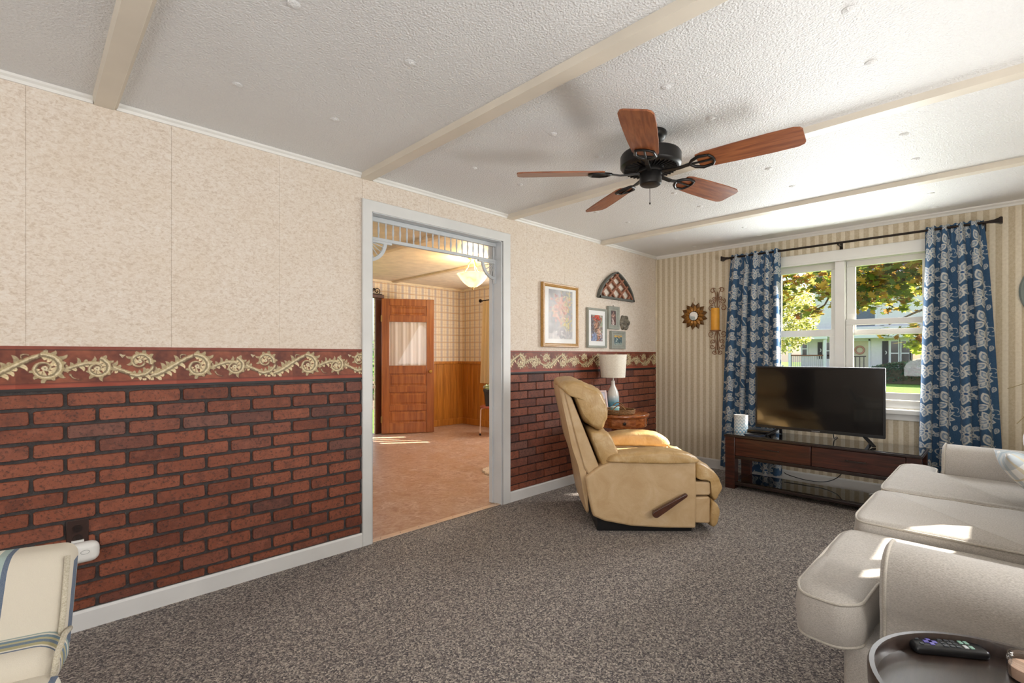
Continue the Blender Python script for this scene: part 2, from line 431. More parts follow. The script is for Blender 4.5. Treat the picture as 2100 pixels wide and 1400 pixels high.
t = NT('black_glass'); M_BGLASS = t.fin(t.ramp(t.noise(t.coord(), 200, 2), [(.3, '0C0A0A'), (.7, '141112')]), .06, spec=.8, coat=.6)
t = NT('tv_screen'); M_SCREEN = t.fin(t.ramp(t.noise(t.coord(), 60, 2), [(.3, '070708'), (.7, '0B0B0C')]), .11, spec=.55, coat=.3)
M_CHERRY = wood('cherry_table', '84451F', 'B06A38', .22, (4, 4, 12), .5, 5, '5E2E16')
M_WICK = wood('wicker', '5B3A22', 'A9804F', .7, (30, 30, 30), 0, 4)
M_CERW = plain('ceramic_white', 'E5E1DA', .2, var=.02, coat=.4)
M_SHADE = NT('lamp_shade_linen'); t = M_SHADE; v = t.coord('Object', (1, 1, 3)); t.bump(t.noise(v, 160, 2), .2, .001)
M_SHADE = t.fin(t.ramp(t.noise(v, 60, 3), [(.3, 'DAD3C4'), (.7, 'ECE7DB')]), .85, spec=.2)
M_GOLDF = wood('gilt_frame', '94682F', 'C79A55', .35, (20, 20, 20), .2)
M_GREYF = plain('grey_green_frame', '9A9C92', .5, var=.06, vs=15)
M_MAT = plain('picture_mat', 'E9E8E6', .8, var=.01)
M_COPPER = plain('aged_copper', '9A6B4A', .45, metal=.3, var=.2, vs=25)
M_SUNG = plain('sun_gold', 'B07A35', .4, metal=.35, var=.25, vs=30)
M_MIRROR = NT('mirror').fin('E8EAEC', .03, 1.0)
M_CANDLE = plain('candle_wax_amber', 'E9A436', .5, var=.06, vs=14)
M_ORANGEW = wood('kitchen_wainscot_oak', 'AA6A22', 'CC8834', .38, (7, 7, .5), .25, 4, '8E5A20')
M_DOORW = wood('door_fir', '8E4E22', 'B06C34', .32, (9, 9, .5), .35, 3, '74401B')
M_DOORD = wood('door_frame_dark', '4A2A20', '643A2B', .35, (4, 4, 1), .3)

# ------------------------------------------------------------------ the setting: room shell
YA, XB, ZC = 2.783, 5.069, 2.29
YR, XL = -.62, -2.40
YK, XK, ZK = 6.615, 5.358, 2.31
DX0, DX1, DZ = 1.515, 2.645, 2.075
def struct(name, mb, m, parent=None, **k):
    o = mb.build(name, m, parent, **k)
    if parent is None: o['kind'] = 'structure'
    return o
struct('floor', MB().box(XL-.1, XB+.1, YR-.1, YA+.02, -.12, 0), M_CARPET)
struct('floor', MB().box(-1.0, XK+.1, YA+.02, YK+.1, -.12, -.004), M_VINYL)
ceil = struct('ceiling', MB().box(XL-.1, XB+.1, YR-.1, YA+.06, ZC, ZC+.1), M_CEIL)
struct('ceiling', MB().box(-1.0, XK+.1, YA+.06, YK+.1, ZK, ZK+.1), M_CEIL2)
# nail buttons of the ceiling panels: 2 per panel width, 4 rows
bt = MB(); bt.lathe([(.021, 0), (.021, -.002), (.014, -.005), (.004, -.008)][::-1], 10); btm = bt.mesh('button', 60); btm.materials.append(M_CEIL)
for x in (-.65, -.23, .61, 1.03, 1.88, 2.29, 3.15, 3.58, 4.43, 4.84):
    for y in (2.23, 1.60, .98, .36, -.26):
        link('ceiling_button', btm, None, ceil, (x+random.uniform(-.01, .01), y+random.uniform(-.01, .01), ZC), (0, 0, random.random()*3))
# partition wall with the doorway
wl = MB().box(XL, DX0, YA, 2.903, 0, ZK).box(DX1, XB, YA, 2.903, 0, ZK).box(DX0, DX1, YA, 2.903, DZ, ZK)
wl.box(XB, XK+.1, YA-.0, 2.903, 0, ZK)
wall_left = struct('wall_left', wl, M_PAPER)
for k in range(-6, 10):
    a, c = max(XL, .974+.49*k-.49)+.0005, min(XB-.004, .974+.49*k)-.0005
    if a >= XB-.02 or c < XL: continue
    for x0, x1, z0 in ((a, min(c, 1.462), 1.21), (max(a, 1.462), min(c, 2.724), 2.138), (max(a, 2.724), c, 1.21)):
        if x1-x0 > .01: MB().box(x0, x1, YA-.0018, YA, z0, 2.272).build('wall_panel', M_PAPER, wall_left)
# window wall with opening
WY0, WY1, WZ0, WZ1 = .40, 1.56, .735, 2.03
wb = MB().box(XB, XB+.13, YR-.1, WY0, 0, ZC).box(XB, XB+.13, WY1, YA, 0, ZC).box(XB, XB+.13, WY0, WY1, 0, WZ0).box(XB, XB+.13, WY0, WY1, WZ1, ZC)
struct('wall_back', wb, M_STRIPE)
# wall behind the sofa, its unseen window sized to land sun patches on the seat
RX0, RX1, RZ0, RZ1 = 3.28, 3.90, 1.22, 1.52
wr = MB().box(XL-.1, RX0, YR-.1, YR, 0, ZC).box(RX1, XB+.1, YR-.1, YR, 0, ZC).box(RX0, RX1, YR-.1, YR, 0, RZ0).box(RX0, RX1, YR-.1, YR, RZ1, ZC)
struct('wall_right', wr, M_STRIPE)
w2 = MB().box(RX0, RX1, YR-.08, YR-.02, RZ0, RZ0+.02).box(RX0, RX1, YR-.08, YR-.02, RZ1-.02, RZ1).box(3.47, 3.50, YR-.08, YR-.02, RZ0, RZ1)
w2o = struct('window_2', w2, M_WINW)
MB().box(RX0, RX1, YR-.052, YR-.048, RZ0+.02, RZ1-.02).build('pane', M_GLASS, w2o)
def blank_window(name, f, a0, a1, z0, z1):  # blank frames and panes on solid wall, added to go with the fill lamps
    w_ = MB()
    for q0, q1, r0_, r1_ in ((a0-.06, a1+.06, z1, z1+.06), (a0-.06, a1+.06, z0-.06, z0), (a0-.06, a0, z0, z1), (a1, a1+.06, z0, z1), ((a0+a1)/2-.02, (a0+a1)/2+.02, z0, z1)):
        w_.box(*f(q0, q1, 0, .018), r0_, r1_)
    o_ = struct(name, w_, M_WINW); MB().box(*f(a0, a1, .002, .006), z0, z1).build('pane', M_GLASS, o_)
blank_window('added_window_3', lambda a, b_, d0_, d1_: (XL+d0_, XL+d1_, a, b_), -.45, 1.35, .65, 2.05)
blank_window('added_window_5', lambda a, b_, d0_, d1_: (a, b_, YR+d0_, YR+d1_), -.40, 1.10, .92, 2.08)
blank_window('added_window_6', lambda a, b_, d0_, d1_: (a, b_, YR+d0_, YR+d1_), 1.50, 2.70, .95, 1.17)
struct('wall_front', MB().box(XL-.1, XL, YR-.1, 2.903, 0, ZC), M_PAPER)
# trims
def trim(name, mb, m, **k): return struct(name, mb, m, **k)
beams = (-1.01, .24, 1.49, 2.742, 4.012)
edges = [XL]+[q for bx in beams for q in (bx-.04, bx+.04)]+[XB]
n_ = 1
for bx in beams:
    mb = MB().prism([(bx-.043, ZC), (bx-.036, ZC-.030), (bx+.030, ZC-.030), (bx+.033, ZC-.024), (bx+.043, ZC-.022), (bx+.043, ZC)], YR, YA-.002)
    trim('trim_%d' % n_, mb, M_BEAM); n_ += 1
for i in range(0, len(edges), 2):
    x0, x1 = edges[i], edges[i+1]
    mb = MB().prism([(YA, ZC-.028), (YA-.010, ZC-.028), (YA-.013, ZC-.016), (YA-.022, ZC-.009), (YA-.024, ZC), (YA, ZC)], x0, x1, lambda a, b_, t_: (t_, a, b_))
    fixn(trim('trim_%d' % n_, mb, M_WINW)); n_ += 1
mb = MB().prism([(XB, ZC-.034), (XB-.010, ZC-.034), (XB-.014, ZC-.02), (XB-.026, ZC-.010), (XB-.028, ZC), (XB, ZC)], YR, YA-.02)
fixn(trim('trim_%d' % n_, mb, M_WINW)); n_ += 1
trim('trim_%d' % n_, MB().box(XB-.016, XB, YA-.016, YA-.004, .09, ZC-.03), plain('corner_bead', 'E3D6BF', .6)); n_ += 1
def baseb(name, poly, t0, t1, f): fixn(struct(name, MB().prism(poly, t0, t1, f), M_BASEB))
PB = [(0, 0), (.012, 0), (.012, .074), (.008, .085), (0, .085)]
baseb('baseboard_left', PB, XL, 1.455, lambda a, b_, t_: (t_, YA-.004-a, b_))
baseb('baseboard_left', PB, 2.727, XB, lambda a, b_, t_: (t_, YA-.004-a, b_))
baseb('baseboard_back', [(0, 0), (.012, 0), (.012, .085), (.008, .097), (0, .097)], YR, YA-.016, lambda a, b_, t_: (XB-a, t_, b_))
baseb('baseboard_right', PB, XL, XB, lambda a, b_, t_: (t_, YR+a, b_))

# ------------------------------------------------------------------ brick wainscot: every brick an object
def brick_mesh(w_, h_, irr, seed, depth=.008):
    r = random.Random(seed); c = .006 if irr > .001 else .003
    base = [(-w_/2+c, -h_/2), (-w_*.2, -h_/2), (w_*.2, -h_/2), (w_/2-c, -h_/2), (w_/2, -h_/2+c), (w_/2, h_/2-c), (w_/2-c, h_/2), (w_*.2, h_/2), (-w_*.2, h_/2), (-w_/2+c, h_/2), (-w_/2, h_/2-c), (-w_/2, -h_/2+c)]
    base = [(a+r.uniform(-irr, irr), b_+r.uniform(-irr, irr)) for a, b_ in base]; n = len(base)
    k = .0014
    vs = [(a, 0, b_) for a, b_ in base]+[(a*(1-k/w_), -depth*.7, b_*(1-k/h_)) for a, b_ in base]+[(a*(1-2*k*1.6/w_), -depth-r.uniform(0, .0012), b_*(1-2*k*1.6/h_)) for a, b_ in base]
    fs = [tuple(range(2*n, 3*n))]
    for l in (0, 1): fs += [(l*n+i, l*n+(i+1) % n, (l+1)*n+(i+1) % n, (l+1)*n+i) for i in range(n)]
    mb = MB(); mb.add(vs, fs); me = mb.mesh('brick', 50); me.materials.append(M_BRICK); return me
def brick_panel(x0, x1, xoff, mort, irr, mm, parent, ztop=1.020, pitch=.0683, pw=.2057):
    pan = MB().box(x0, x1, YA-.004, YA, .02, 1.032).build('mortar_panel', mm, parent); cache = {}; row = 0; z1 = ztop
    while z1 > .088:
        z0 = max(z1-pitch, .083); h_ = z1-z0-mort
        if h_ > .012:
            k = math.floor((x0-xoff)/pw)-1
            while xoff+k*pw+(row % 2)*pw/2 < x1:
                a = max(x0+.002, xoff+k*pw+(row % 2)*pw/2+mort/2); c = min(x1-.002, xoff+(k+1)*pw+(row % 2)*pw/2-mort/2)
                k += 1
                if c-a < .018: continue
                var = random.randrange(5); key = (round(c-a, 3), round(h_, 3), var)
                if key not in cache: cache[key] = brick_mesh(c-a, h_, irr, hash(key) % 9999)
                link('brick', cache[key], None, pan, ((a+c)/2, YA-.0035, (z0+mort/2+z1-mort/2)/2))
        z1 -= pitch; row += 1
    return pan
brick_panel(-.56, 1.457, .112-.2057*6, .0125, .0016, M_MORTAR, wall_left)
brick_panel(2.727, XB, 2.936-.2057*3, .0075, .0006, M_MORTAR2, wall_left)
MB().box(XL, -.56, YA-.004, YA, .02, 1.032).build('mortar_panel', M_MORTAR, wall_left)

# ------------------------------------------------------------------ scroll border (flat print) on a ledge
def border_tile(Hh=96, Ww=290, seed=3):
    """one 0.538 m repeat of the acanthus scroll, drawn with brush strokes; v down"""
    n1 = vnoise(Hh, Ww, 40, 1); n2 = vnoise(Hh, Ww, 12, 2)
    img = hexrgb('7B3F2A')[None, None]*(1-.0)+(n1[..., None]-.5)*np.array([.42, .30, .22])+(n2[..., None]-.5)*np.array([.16, .12, .10])
    yy, xx = np.mgrid[0:Hh, 0:Ww].astype(float)
    r_ = random.Random(seed)
    def stamp(x, y, r, c, a=1.0):
        for dx in (-Ww, 0, Ww):
            if x+dx < -r or x+dx > Ww+r: continue
            x0, x1, y0, y1 = int(max(0, x+dx-r-1)), int(min(Ww, x+dx+r+2)), int(max(0, y-r-1)), int(min(Hh, y+r+2))
            if x1 <= x0 or y1 <= y0: continue
            d = np.hypot(xx[y0:y1, x0:x1]-x-dx, yy[y0:y1, x0:x1]-y); m = np.clip((r-d)+.5, 0, 1)*a
            img[y0:y1, x0:x1] = img[y0:y1, x0:x1]*(1-m[..., None])+c*m[..., None]
    CR, MD, DK = hexrgb('DCCDA9'), hexrgb('A99670'), hexrgb('5A3824')
    def leaf(x, y, ang, L, wd, c, curl=.5):
        for ps in (0, 1):
            for j in range(12):
                s_ = j/11; r = wd*(math.sin(PI*min(1, .15+s_*.85))**.7)*(1-.25*s_); a2 = ang+curl*s_
                px, py = x+math.cos(a2)*L*s_, y+math.sin(a2)*L*s_
                if ps == 0: stamp(px+1.0, py+1.3, max(.8, r)+.5, DK, .22)
                else: stamp(px, py, max(.6, r), c*(.80+.30*s_)+r_.uniform(-.05, .05), .9)
        for j in range(7): stamp(x+math.cos(ang+curl*j/9)*L*.8*j/7, y+math.sin(ang+curl*j/9)*L*.8*j/7, .45, DK*1.3, .45)
    def stroke(pts, w0, w1, leaves=True, side=1):
        dn = [pts[0]]
        for a, b_ in zip(pts[:-1], pts[1:]):
            k = max(1, int(math.hypot(b_[0]-a[0], b_[1]-a[1])/.9))
            dn += [(a[0]+(b_[0]-a[0])*q/k, a[1]+(b_[1]-a[1])*q/k) for q in range(1, k+1)]
        pts = dn; N = len(pts); W_ = lambda i: (w0+(w1-w0)*i/N)*(.72+.28*math.sin(PI*min(1, i/N+.12)))
        for i, (x, y) in enumerate(pts): stamp(x+1.8, y+2.4, W_(i)+1.2, DK, .20)
        if leaves:
            for i in range(3, int(N*.70), 12):
                x, y = pts[i]; x2, y2 = pts[i+2]; a = math.atan2(y2-y, x2-x); wv = W_(i); big = 1.15+.55*math.sin(i*1.9)
                for sg, c in ((-side, MD*.95), (side, MD*1.12)):
                    ox, oy = -math.sin(a)*sg*wv*.55, math.cos(a)*sg*wv*.55
                    leaf(x+ox, y+oy, a+sg*.40, (wv*1.25+3.0)*big, wv*.55+1.2, c+(CR-MD)*(.55 if sg == side else .25), sg*.9)
        for q in (-.62, -.32, 0, .32, .62):
            tone = (MD*.78, MD, CR*.97, CR, MD*1.05)[int((q+.62)/.31+.01)]
            for i in range(N-1):
                x, y = pts[i]; x2, y2 = pts[i+1]; a = math.atan2(y2-y, x2-x); wv = W_(i)
                stamp(x-math.sin(a)*q*wv*-side, y+math.cos(a)*q*wv*-side, wv*.30, tone+r_.uniform(-.06, .06), .92)
        for i in range(2, N-2):
            x, y = pts[i]; x2, y2 = pts[i+1]; a = math.atan2(y2-y, x2-x); wv = W_(i)
            if (i//9) % 2 == 0: stamp(x-math.sin(a)*.18*wv, y+math.cos(a)*.18*wv, .5, DK*1.2, .5)
    def spir(cx, cy, r0, r1, a0, turns, n=46):
        return [(cx+(r0+(r1-r0)*(i/n)**.85)*math.cos(a0+turns*2*PI*i/n), cy+(r0+(r1-r0)*(i/n)**.85)*math.sin(a0+turns*2*PI*i/n)) for i in range(n+1)]
    def bez(p, n=30):
        out = []
        for i in range(n+1):
            t_ = i/n; q = [np.array(a, float) for a in p]
            while len(q) > 1: q = [q[j]*(1-t_)+q[j+1]*t_ for j in range(len(q)-1)]
            out.append(tuple(q[0]))
        return out
    # stems between scrolls
    stroke(bez([(-72, 72), (-40, 78), (-20, 55), (2, 38), (30, 20), (46, 18)]), 7.5, 6.5)
    stroke(bez([(76, 52), (92, 52), (104, 36), (124, 32), (150, 34), (168, 56), (190, 66), (220, 72)]), 5.2, 5.6)
    stroke(bez([(196, 68), (214, 76), (242, 66), (240, 42)]), 5.8, 4.8)
    stroke(spir(45, 50, 32, 5, -PI*.55, 1.5), 7.6, 3.0, True, 1)
    stroke(spir(134, 52, 25, 4.5, -PI*.42, 1.4), 6.2, 2.6, True, 1)
    stroke(spir(214, 36, 23, 4.5, PI*.08, -1.4), 6.0, 2.5, True, -1)
    for cx, cy, r in ((45, 50, 5.0), (134, 52, 4.6), (214, 36, 4.4)):
        for k in range(6): stamp(cx+math.cos(k)*r*.6, cy+math.sin(k)*r*.6, r*.55, CR*(.92+.1*(k % 2)))
        stamp(cx, cy, r*.3, MD*.8)
    for q in (bez([(20, 20), (10, 14), (4, 22), (9, 27)]), bez([(88, 66), (82, 58), (90, 80), (104, 76)])): stroke(q, 1.8, 1.2, False)
    leaf(176, 18, .6, 9, 2.4, CR); leaf(180, 24, -1.2, 8, 2, CR)
    # printed edge bands
    img[:7] = hexrgb('84402F')+(n2[:7, :, None]-.5)*.08; img[7:9] *= .68; img[9:11] = img[9:11]*.85
    img[-12:] = hexrgb('96432E')+(n1[-12:, :, None]-.5)*.15; img[-12:-10] *= .68; img[-8:-7] *= .78
    return np.clip(img, 0, 1)
TILE = border_tile()
def border(x0, x1, phase, step, parent):
    z0, z1 = 1.038, 1.211; W = int((x1-x0)/step)+1; Hh = int((z1-z0)/step)+1
    xs = np.linspace(x0, x1, W); u = ((xs-phase)/.538) % 1.0
    ci = np.clip((u*TILE.shape[1]).astype(int), 0, TILE.shape[1]-1); ri = np.clip((np.linspace(0, 1, Hh)*TILE.shape[0]).astype(int), 0, TILE.shape[0]-1)
    img = TILE[ri][:, ci]
    P = np.zeros((Hh, W, 3)); P[..., 0] = xs[None]; P[..., 1] = YA-.0095; P[..., 2] = np.linspace(z1, z0, Hh)[:, None]
    o = grid_print('border_print', P[:, ::1], img, M_BORDER, None, smooth=False); o.data.flip_normals()
    bd = MB().box(x0, x1, YA-.009, YA, z0, z1).build('border_strip', plain('border_edge', '7A3A2A', .5), parent); o.parent = bd
    MB().box(x0, x1, YA-.012, YA, z0-.011, z0).build('border_ledge', M_DARK, parent)  # ledge coloured near black to carry the shadow line below the border
border(-.60, 1.458, .0485-45/290*.538, .002, wall_left)
border(2.727, XB, 2.852-45/290*.538, .0035, wall_left)
MB().box(XL, -.60, YA-.009, YA, 1.038, 1.211).build('border_strip', plain('border_edge2', '8E4733', .5), wall_left)

# ------------------------------------------------------------------ doorway casing, jamb, threshold, fretwork
cs = MB()
cs.prism([(1.455, 0), (1.455, 2.138), (2.727, 2.138), (2.727, 0), (2.650, 0), (2.650, 2.068), (1.519, 2.068), (1.519, 0)], YA-.022, YA-.002)
cs.prism([(1.455, 0), (1.455, 2.138), (2.727, 2.138), (2.727, 0), (2.650, 0), (2.650, 2.068), (1.519, 2.068), (1.519, 0)], 2.903, 2.921)
o = struct('trim_%d' % n_, cs, M_TRIM, bev=.004); fixn(o); n_ += 1
jb = MB().box(DX0, DX0+.012, YA-.012, 2.911, 0, DZ).box(DX1-.012, DX1, YA-.012, 2.911, 0, DZ).box(DX0, DX1, YA-.012, 2.911, DZ-.012, DZ)
jb.box(DX0+.012, DX0+.022, 2.865, 2.90, 0, DZ-.012).box(DX1-.022, DX1-.012, 2.865, 2.90, 0, DZ-.012)
struct('trim_%d' % n_, jb, M_TRIM2); n_ += 1
th = MB().box(DX0, DX1, YA-.005, YA+.045, 0, .006)
tho = struct('trim_%d' % n_, th, plain('threshold_metal', 'D9BFA6', .35, metal=.3, var=.05), bev=.003); n_ += 1
sm_ = MB().lathe([(.0035, 0), (.003, .0012), (.001, .0016)], 8).mesh('screw', 60); sm_.materials.append(M_DARK)
for k in range(8): link('screw', sm_, None, tho, (1.60+k*.145, YA+.02, .006))

fret = thing('fretwork_valance', 'white spindle fretwork valance spanning the top of the doorway', 'valance', (2.08, 2.845, 1.92))
YF = 2.845
def rel(o, root):
    """keep the world placement of a mesh drawn in world coordinates when parented to an empty"""
    o.parent = root; o.matrix_parent_inverse = Matrix.LocRotScale(root.location, root.rotation_euler, None).inverted(); return o
def part(mb, name, m, root, **k): return rel(mb.build(name, m, None, **k), root)
fx0, fx1 = DX0+.012, DX1-.012
part(MB().box(fx0, fx1, YF-.012, YF+.012, 2.032, 2.062), 'top_rail', M_TRIM2, fret, bev=.003)
part(MB().box(fx0, fx1, YF-.012, YF+.012, 1.910, 1.932), 'bottom_rail', M_TRIM2, fret, bev=.003)
spm = MB().lathe([(.004, 0), (.0055, .012), (.0035, .018), (.0065, .035), (.0072, .050), (.0065, .066), (.0035, .082), (.0055, .088), (.004, .101)], 8).mesh('spindle', 60); spm.materials.append(M_TRIM2)
for k in range(21):
    rel(link('spindle', spm, None, None, (1.556+.0532*k, YF, 1.9315)), fret)
for sx_, x0 in ((1, fx0), (-1, fx1)):
    b_ = MB(); arc = []; R0, R1 = .118, .140
    n = 14
    oc = [(x0+sx_*R1*math.cos(a), 1.910-R1*math.sin(a)) for a in [PI/2*i/n for i in range(n+1)]]
    ic = [(x0+sx_*R0*math.cos(a), 1.910-R0*math.sin(a)) for a in [PI/2*i/n for i in range(n+1)]]
    for i in range(n): b_.prism([oc[i], oc[i+1], ic[i+1], ic[i]], YF-.008, YF+.008)
    b_.box(min(x0, x0+sx_*.175), max(x0, x0+sx_*.175), YF-.0095, YF+.0095, 1.897, 1.910)
    b_.box(min(x0, x0+sx_*.012), max(x0, x0+sx_*.012), YF-.0095, YF+.0095, 1.74, 1.8965)
    o = b_.build('corner_bracket', M_TRIM2, None); fixn(o); rel(o, fret)
    s_ = MB()
    for a in (.25, .55, .85, 1.15, 1.4):
        s_.tube([(x0+sx_*.02*math.cos(a), YF, 1.905-.02*math.sin(a)), (x0+sx_*R0*math.cos(a), YF, 1.905-R0*math.sin(a))], .003, 6)
    so = s_.build('spoke', M_TRIM2, None); so.parent = o; so.matrix_parent_inverse = (Matrix.LocRotScale(fret.location, None, None)@Matrix.LocRotScale(fret.location, None, None).inverted()).inverted()

# ------------------------------------------------------------------ front window
win = MB().box(XB+.0, XB+.13, WY0, WY0+.02, WZ0, WZ1).box(XB, XB+.13, WY1-.02, WY1, WZ0, WZ1).box(XB, XB+.13, WY0, WY1, WZ1-.03, WZ1)
window = struct('window_1', win, M_WINW)
def wpart(mb, name, m=M_WINW, bev=.003, parent=None): return mb.build(name, m, parent or window, bev=bev)
wpart(MB().box(XB-.016, XB, WY0-.06, WY1+.06, 2.015, 2.100), 'head_casing')
wpart(MB().box(XB-.022, XB+.02, WY0-.0, WY1+.0, 2.000, 2.018), 'head_stop')
wpart(MB().box(XB-.016, XB, WY0-.06, WY0, .69, 2.015), 'side_casing'); wpart(MB().box(XB-.016, XB, WY1, WY1+.06, .69, 2.015), 'side_casing')
wpart(MB().box(XB-.004, XB+.115, .975, 1.048, WZ0, WZ1-.03), 'mullion'); 
wpart(MB().box(XB-.05, XB+.02, WY0-.08, WY1+.08, .690, .733), 'stool', bev=.008)
wpart(MB().box(XB-.014, XB, WY0-.06, WY1+.06, .642, .690), 'apron')
wpart(MB().prism([(XB+.02, .733), (XB+.13, .720), (XB+.13, .80), (XB+.06, .80), (XB+.02, .745)], WY0, WY1), 'sill', bev=0)
def sash(name, y0, y1, z0, z1, gy0, gy1, gz0, gz1, xc):
    s_ = MB().box(xc-.018, xc+.018, y0, y1, gz1, z1).box(xc-.018, xc+.018, y0, y1, z0, gz0).box(xc-.018, xc+.018, y0, gy0, gz0, gz1).box(xc-.018, xc+.018, gy1, y1, gz0, gz1)
    o = wpart(s_, name, bev=.003); MB().box(xc-.002, xc+.002, gy0, gy1, gz0, gz1).build('pane', M_GLASS, o)
sash('upper_sash', 1.05, 1.54, 1.375, 2.0, 1.092, 1.50, 1.405, 1.945, XB+.085)
sash('lower_sash', 1.05, 1.54, .805, 1.405, 1.096, 1.50, .862, 1.345, XB+.045)
sash('upper_sash', .42, .973, 1.35, 2.0, .46, .910, 1.398, 1.952, XB+.085)
sash('lower_sash', .42, .973, .805, 1.486, .46, .920, .862, 1.437, XB+.045)

# ------------------------------------------------------------------ kitchen beyond the doorway
t = NT('wallpaper_plaid'); v = t.coord('Object'); sx = t.n('ShaderNodeSeparateXYZ'); t.l(v, sx.inputs[0])
hor = t.math('ADD', sx.outputs[0], sx.outputs[1]); P_ = 1/.125
def band(c, lo, hi, off=0, per=P_):
    fr = t.math('FRACT', t.math('ADD', t.math('MULTIPLY', c, per), off+10))
    return t.math('MULTIPLY', t.math('GREATER_THAN', fr, lo), t.math('LESS_THAN', fr, hi))
b = t.ramp(t.noise(v, 50, 3), [(.3, 'E6D3B2'), (.7, 'EFE0C4')])
b = t.mix(t.math('MULTIPLY', band(hor, .0, .36), .55), b, 'B9AEB0')
b = t.mix(t.math('MULTIPLY', band(hor, .14, .18), .55), b, '8F8890'); b = t.mix(t.math('MULTIPLY', band(hor, .26, .29), .5), b, '8F8890')
b = t.mix(t.math('MULTIPLY', band(hor, .62, .65), .6), b, 'B07A52'); b = t.mix(t.math('MULTIPLY', band(hor, .74, .77), .6), b, 'B07A52')
b = t.mix(t.math('MULTIPLY', band(sx.outputs[2], .0, .30), .40), b, 'C9B49A')
b = t.mix(t.math('MULTIPLY', band(sx.outputs[2], .10, .15), .7), b, 'C2873F'); b = t.mix(t.math('MULTIPLY', band(sx.outputs[2], .55, .58), .5), b, 'B58A5A')
M_PLAID = t.fin(b, .7, spec=.25)
kd0, kd1 = 2.80, 3.68
kb = MB().box(-1, kd0, YK, YK+.03, 0, ZK).box(kd1, XK+.1, YK, YK+.03, 0, ZK).box(kd0, kd1, YK, YK+.03, 2.03, ZK)
wkb = struct('wall_kitchen_back', kb, M_PLAID)
# kitchen window at the right, out of sight behind the partition
ky0, ky1, kz0, kz1 = 4.35, 5.15, 1.0, 1.95
kr = MB().box(XK, XK+.12, 2.903, ky0, 0, ZK).box(XK, XK+.12, ky1, YK+.12, 0, ZK).box(XK, XK+.12, ky0, ky1, 0, kz0).box(XK, XK+.12, ky0, ky1, kz1, ZK)
wkr = struct('wall_kitchen_right', kr, M_PLAID)
kw = MB().box(XK+.02, XK+.06, ky0, ky1, kz0, kz0+.05).box(XK+.02, XK+.06, ky0, ky1, kz1-.05, kz1).box(XK+.02, XK+.06, ky0, ky0+.05, kz0, kz1).box(XK+.02, XK+.06, ky1-.05, ky1, kz0, kz1)
for q in (4.52, 4.69, 4.86): kw.box(XK+.02, XK+.06, q, q+.10, kz0, kz1)
kwo = struct('window_4', kw.box(XK+.02, XK+.06, ky0, ky1, 1.44, 1.50), M_WINW)
MB().box(XK+.038, XK+.042, ky0, ky1, kz0, kz1).build('pane', M_GLASS, kwo)
struct('wall_kitchen_left', MB().box(-1.1, -1, 2.903, YK+.1, 0, ZK), M_PLAID)
for k in range(11):
    x0 = 3.83+k*.1395; x1 = min(x0+.1375, XK)
    if x0 < XK-.01: MB().prism([(x0, YK), (x0, YK-.008), (x0+.004, YK-.012), (x1-.004, YK-.012), (x1, YK-.008), (x1, YK)], .09, 1.03, lambda a, c_, t_: (a, c_, t_)).build('wainscot_plank', M_ORANGEW, wkb)
for k in range(12):
    y1 = YK-.012-k*.1395; y0 = y1-.1375
    MB().prism([(XK, y0), (XK-.008, y0), (XK-.012, y0+.004), (XK-.012, y1-.004), (XK-.008, y1), (XK, y1)], .09, 1.03, lambda a, c_, t_: (a, c_, t_)).build('wainscot_plank', M_ORANGEW, wkr)
struct('trim_%d' % n_, MB().box(3.80, XK, YK-.028, YK, 1.028, 1.073).box(XK-.028, XK, 5.2, YK-.028, 1.028, 1.073), M_ORANGEW, bev=.006); n_ += 1
struct('baseboard_kitchen', MB().box(3.80, XK, YK-.022, YK, -.004, .10).box(XK-.022, XK, 3.0, YK-.022, -.004, .10), M_ORANGEW, bev=.005)
struct('trim_%d' % n_, MB().box(-1, XK, YK-.02, YK, ZK-.03, ZK).box(XK-.02, XK, 2.92, YK-.02, ZK-.03, ZK), plain('crown_cream', 'E8D5B0', .5)); n_ += 1
for bx in (2.745, 4.0):
    struct('trim_%d' % n_, MB().box(bx-.035, bx+.035, 2.92, YK-.02, ZK-.022, ZK), plain('kitchen_batten', 'CDB795', .5)); n_ += 1
# doorway to the porch: dark frame
struct('trim_%d' % n_, MB().box(kd1+.004, kd1+.115, YK-.02, YK+.03, 0, 2.03).box(kd0-.1, kd1+.14, YK-.03, YK+.03, 2.03, 2.085).box(kd0-.1, kd0, YK-.02, YK+.03, 0, 2.03), M_DOORD, bev=.006); n_ += 1
# the open door
dang = math.atan2(6.126-6.52, 4.367-3.71)
dr = bpy.data.objects.new('door_1', None); COL.objects.link(dr); dr.location = (3.735, 6.515, 0); dr.rotation_euler = (0, 0, dang); dr['kind'] = 'structure'
DW = .772
fr_ = MB()
for x0, x1 in ((0, .112), (DW-.112, DW)): fr_.box(x0, x1, -.02, .02, .008, 2.02)
for z0, z1 in ((.008, .16), (.342, .43), (.618, .714), (.896, 1.02), (1.675, 1.775), (1.915, 2.02)): fr_.box(.112, DW-.112, -.02, .02, z0, z1)
fr_.build('door_frame', M_DOORW, dr, bev=.006)
for z0, z1 in ((.16, .342), (.43, .618), (.714, .896), (1.775, 1.915)):
    p_ = MB().box(.105, DW-.105, -.008, .008, z0-.006, z1+.006)
    p_.add([(.13, -.008, z0+.018), (DW-.13, -.008, z0+.018), (DW-.13, -.008, z1-.018), (.13, -.008, z1-.018), (.155, -.015, z0+.04), (DW-.155, -.015, z0+.04), (DW-.155, -.015, z1-.04), (.155, -.015, z1-.04)],
           [(0, 1, 5, 4), (1, 2, 6, 5), (2, 3, 7, 6), (3, 0, 4, 7), (4, 5, 6, 7)])
    p_.build('door_panel', M_DOORW, dr)
gp = MB().box(.112, DW-.112, -.003, .003, 1.02, 1.675).build('pane', M_GLASS, dr)
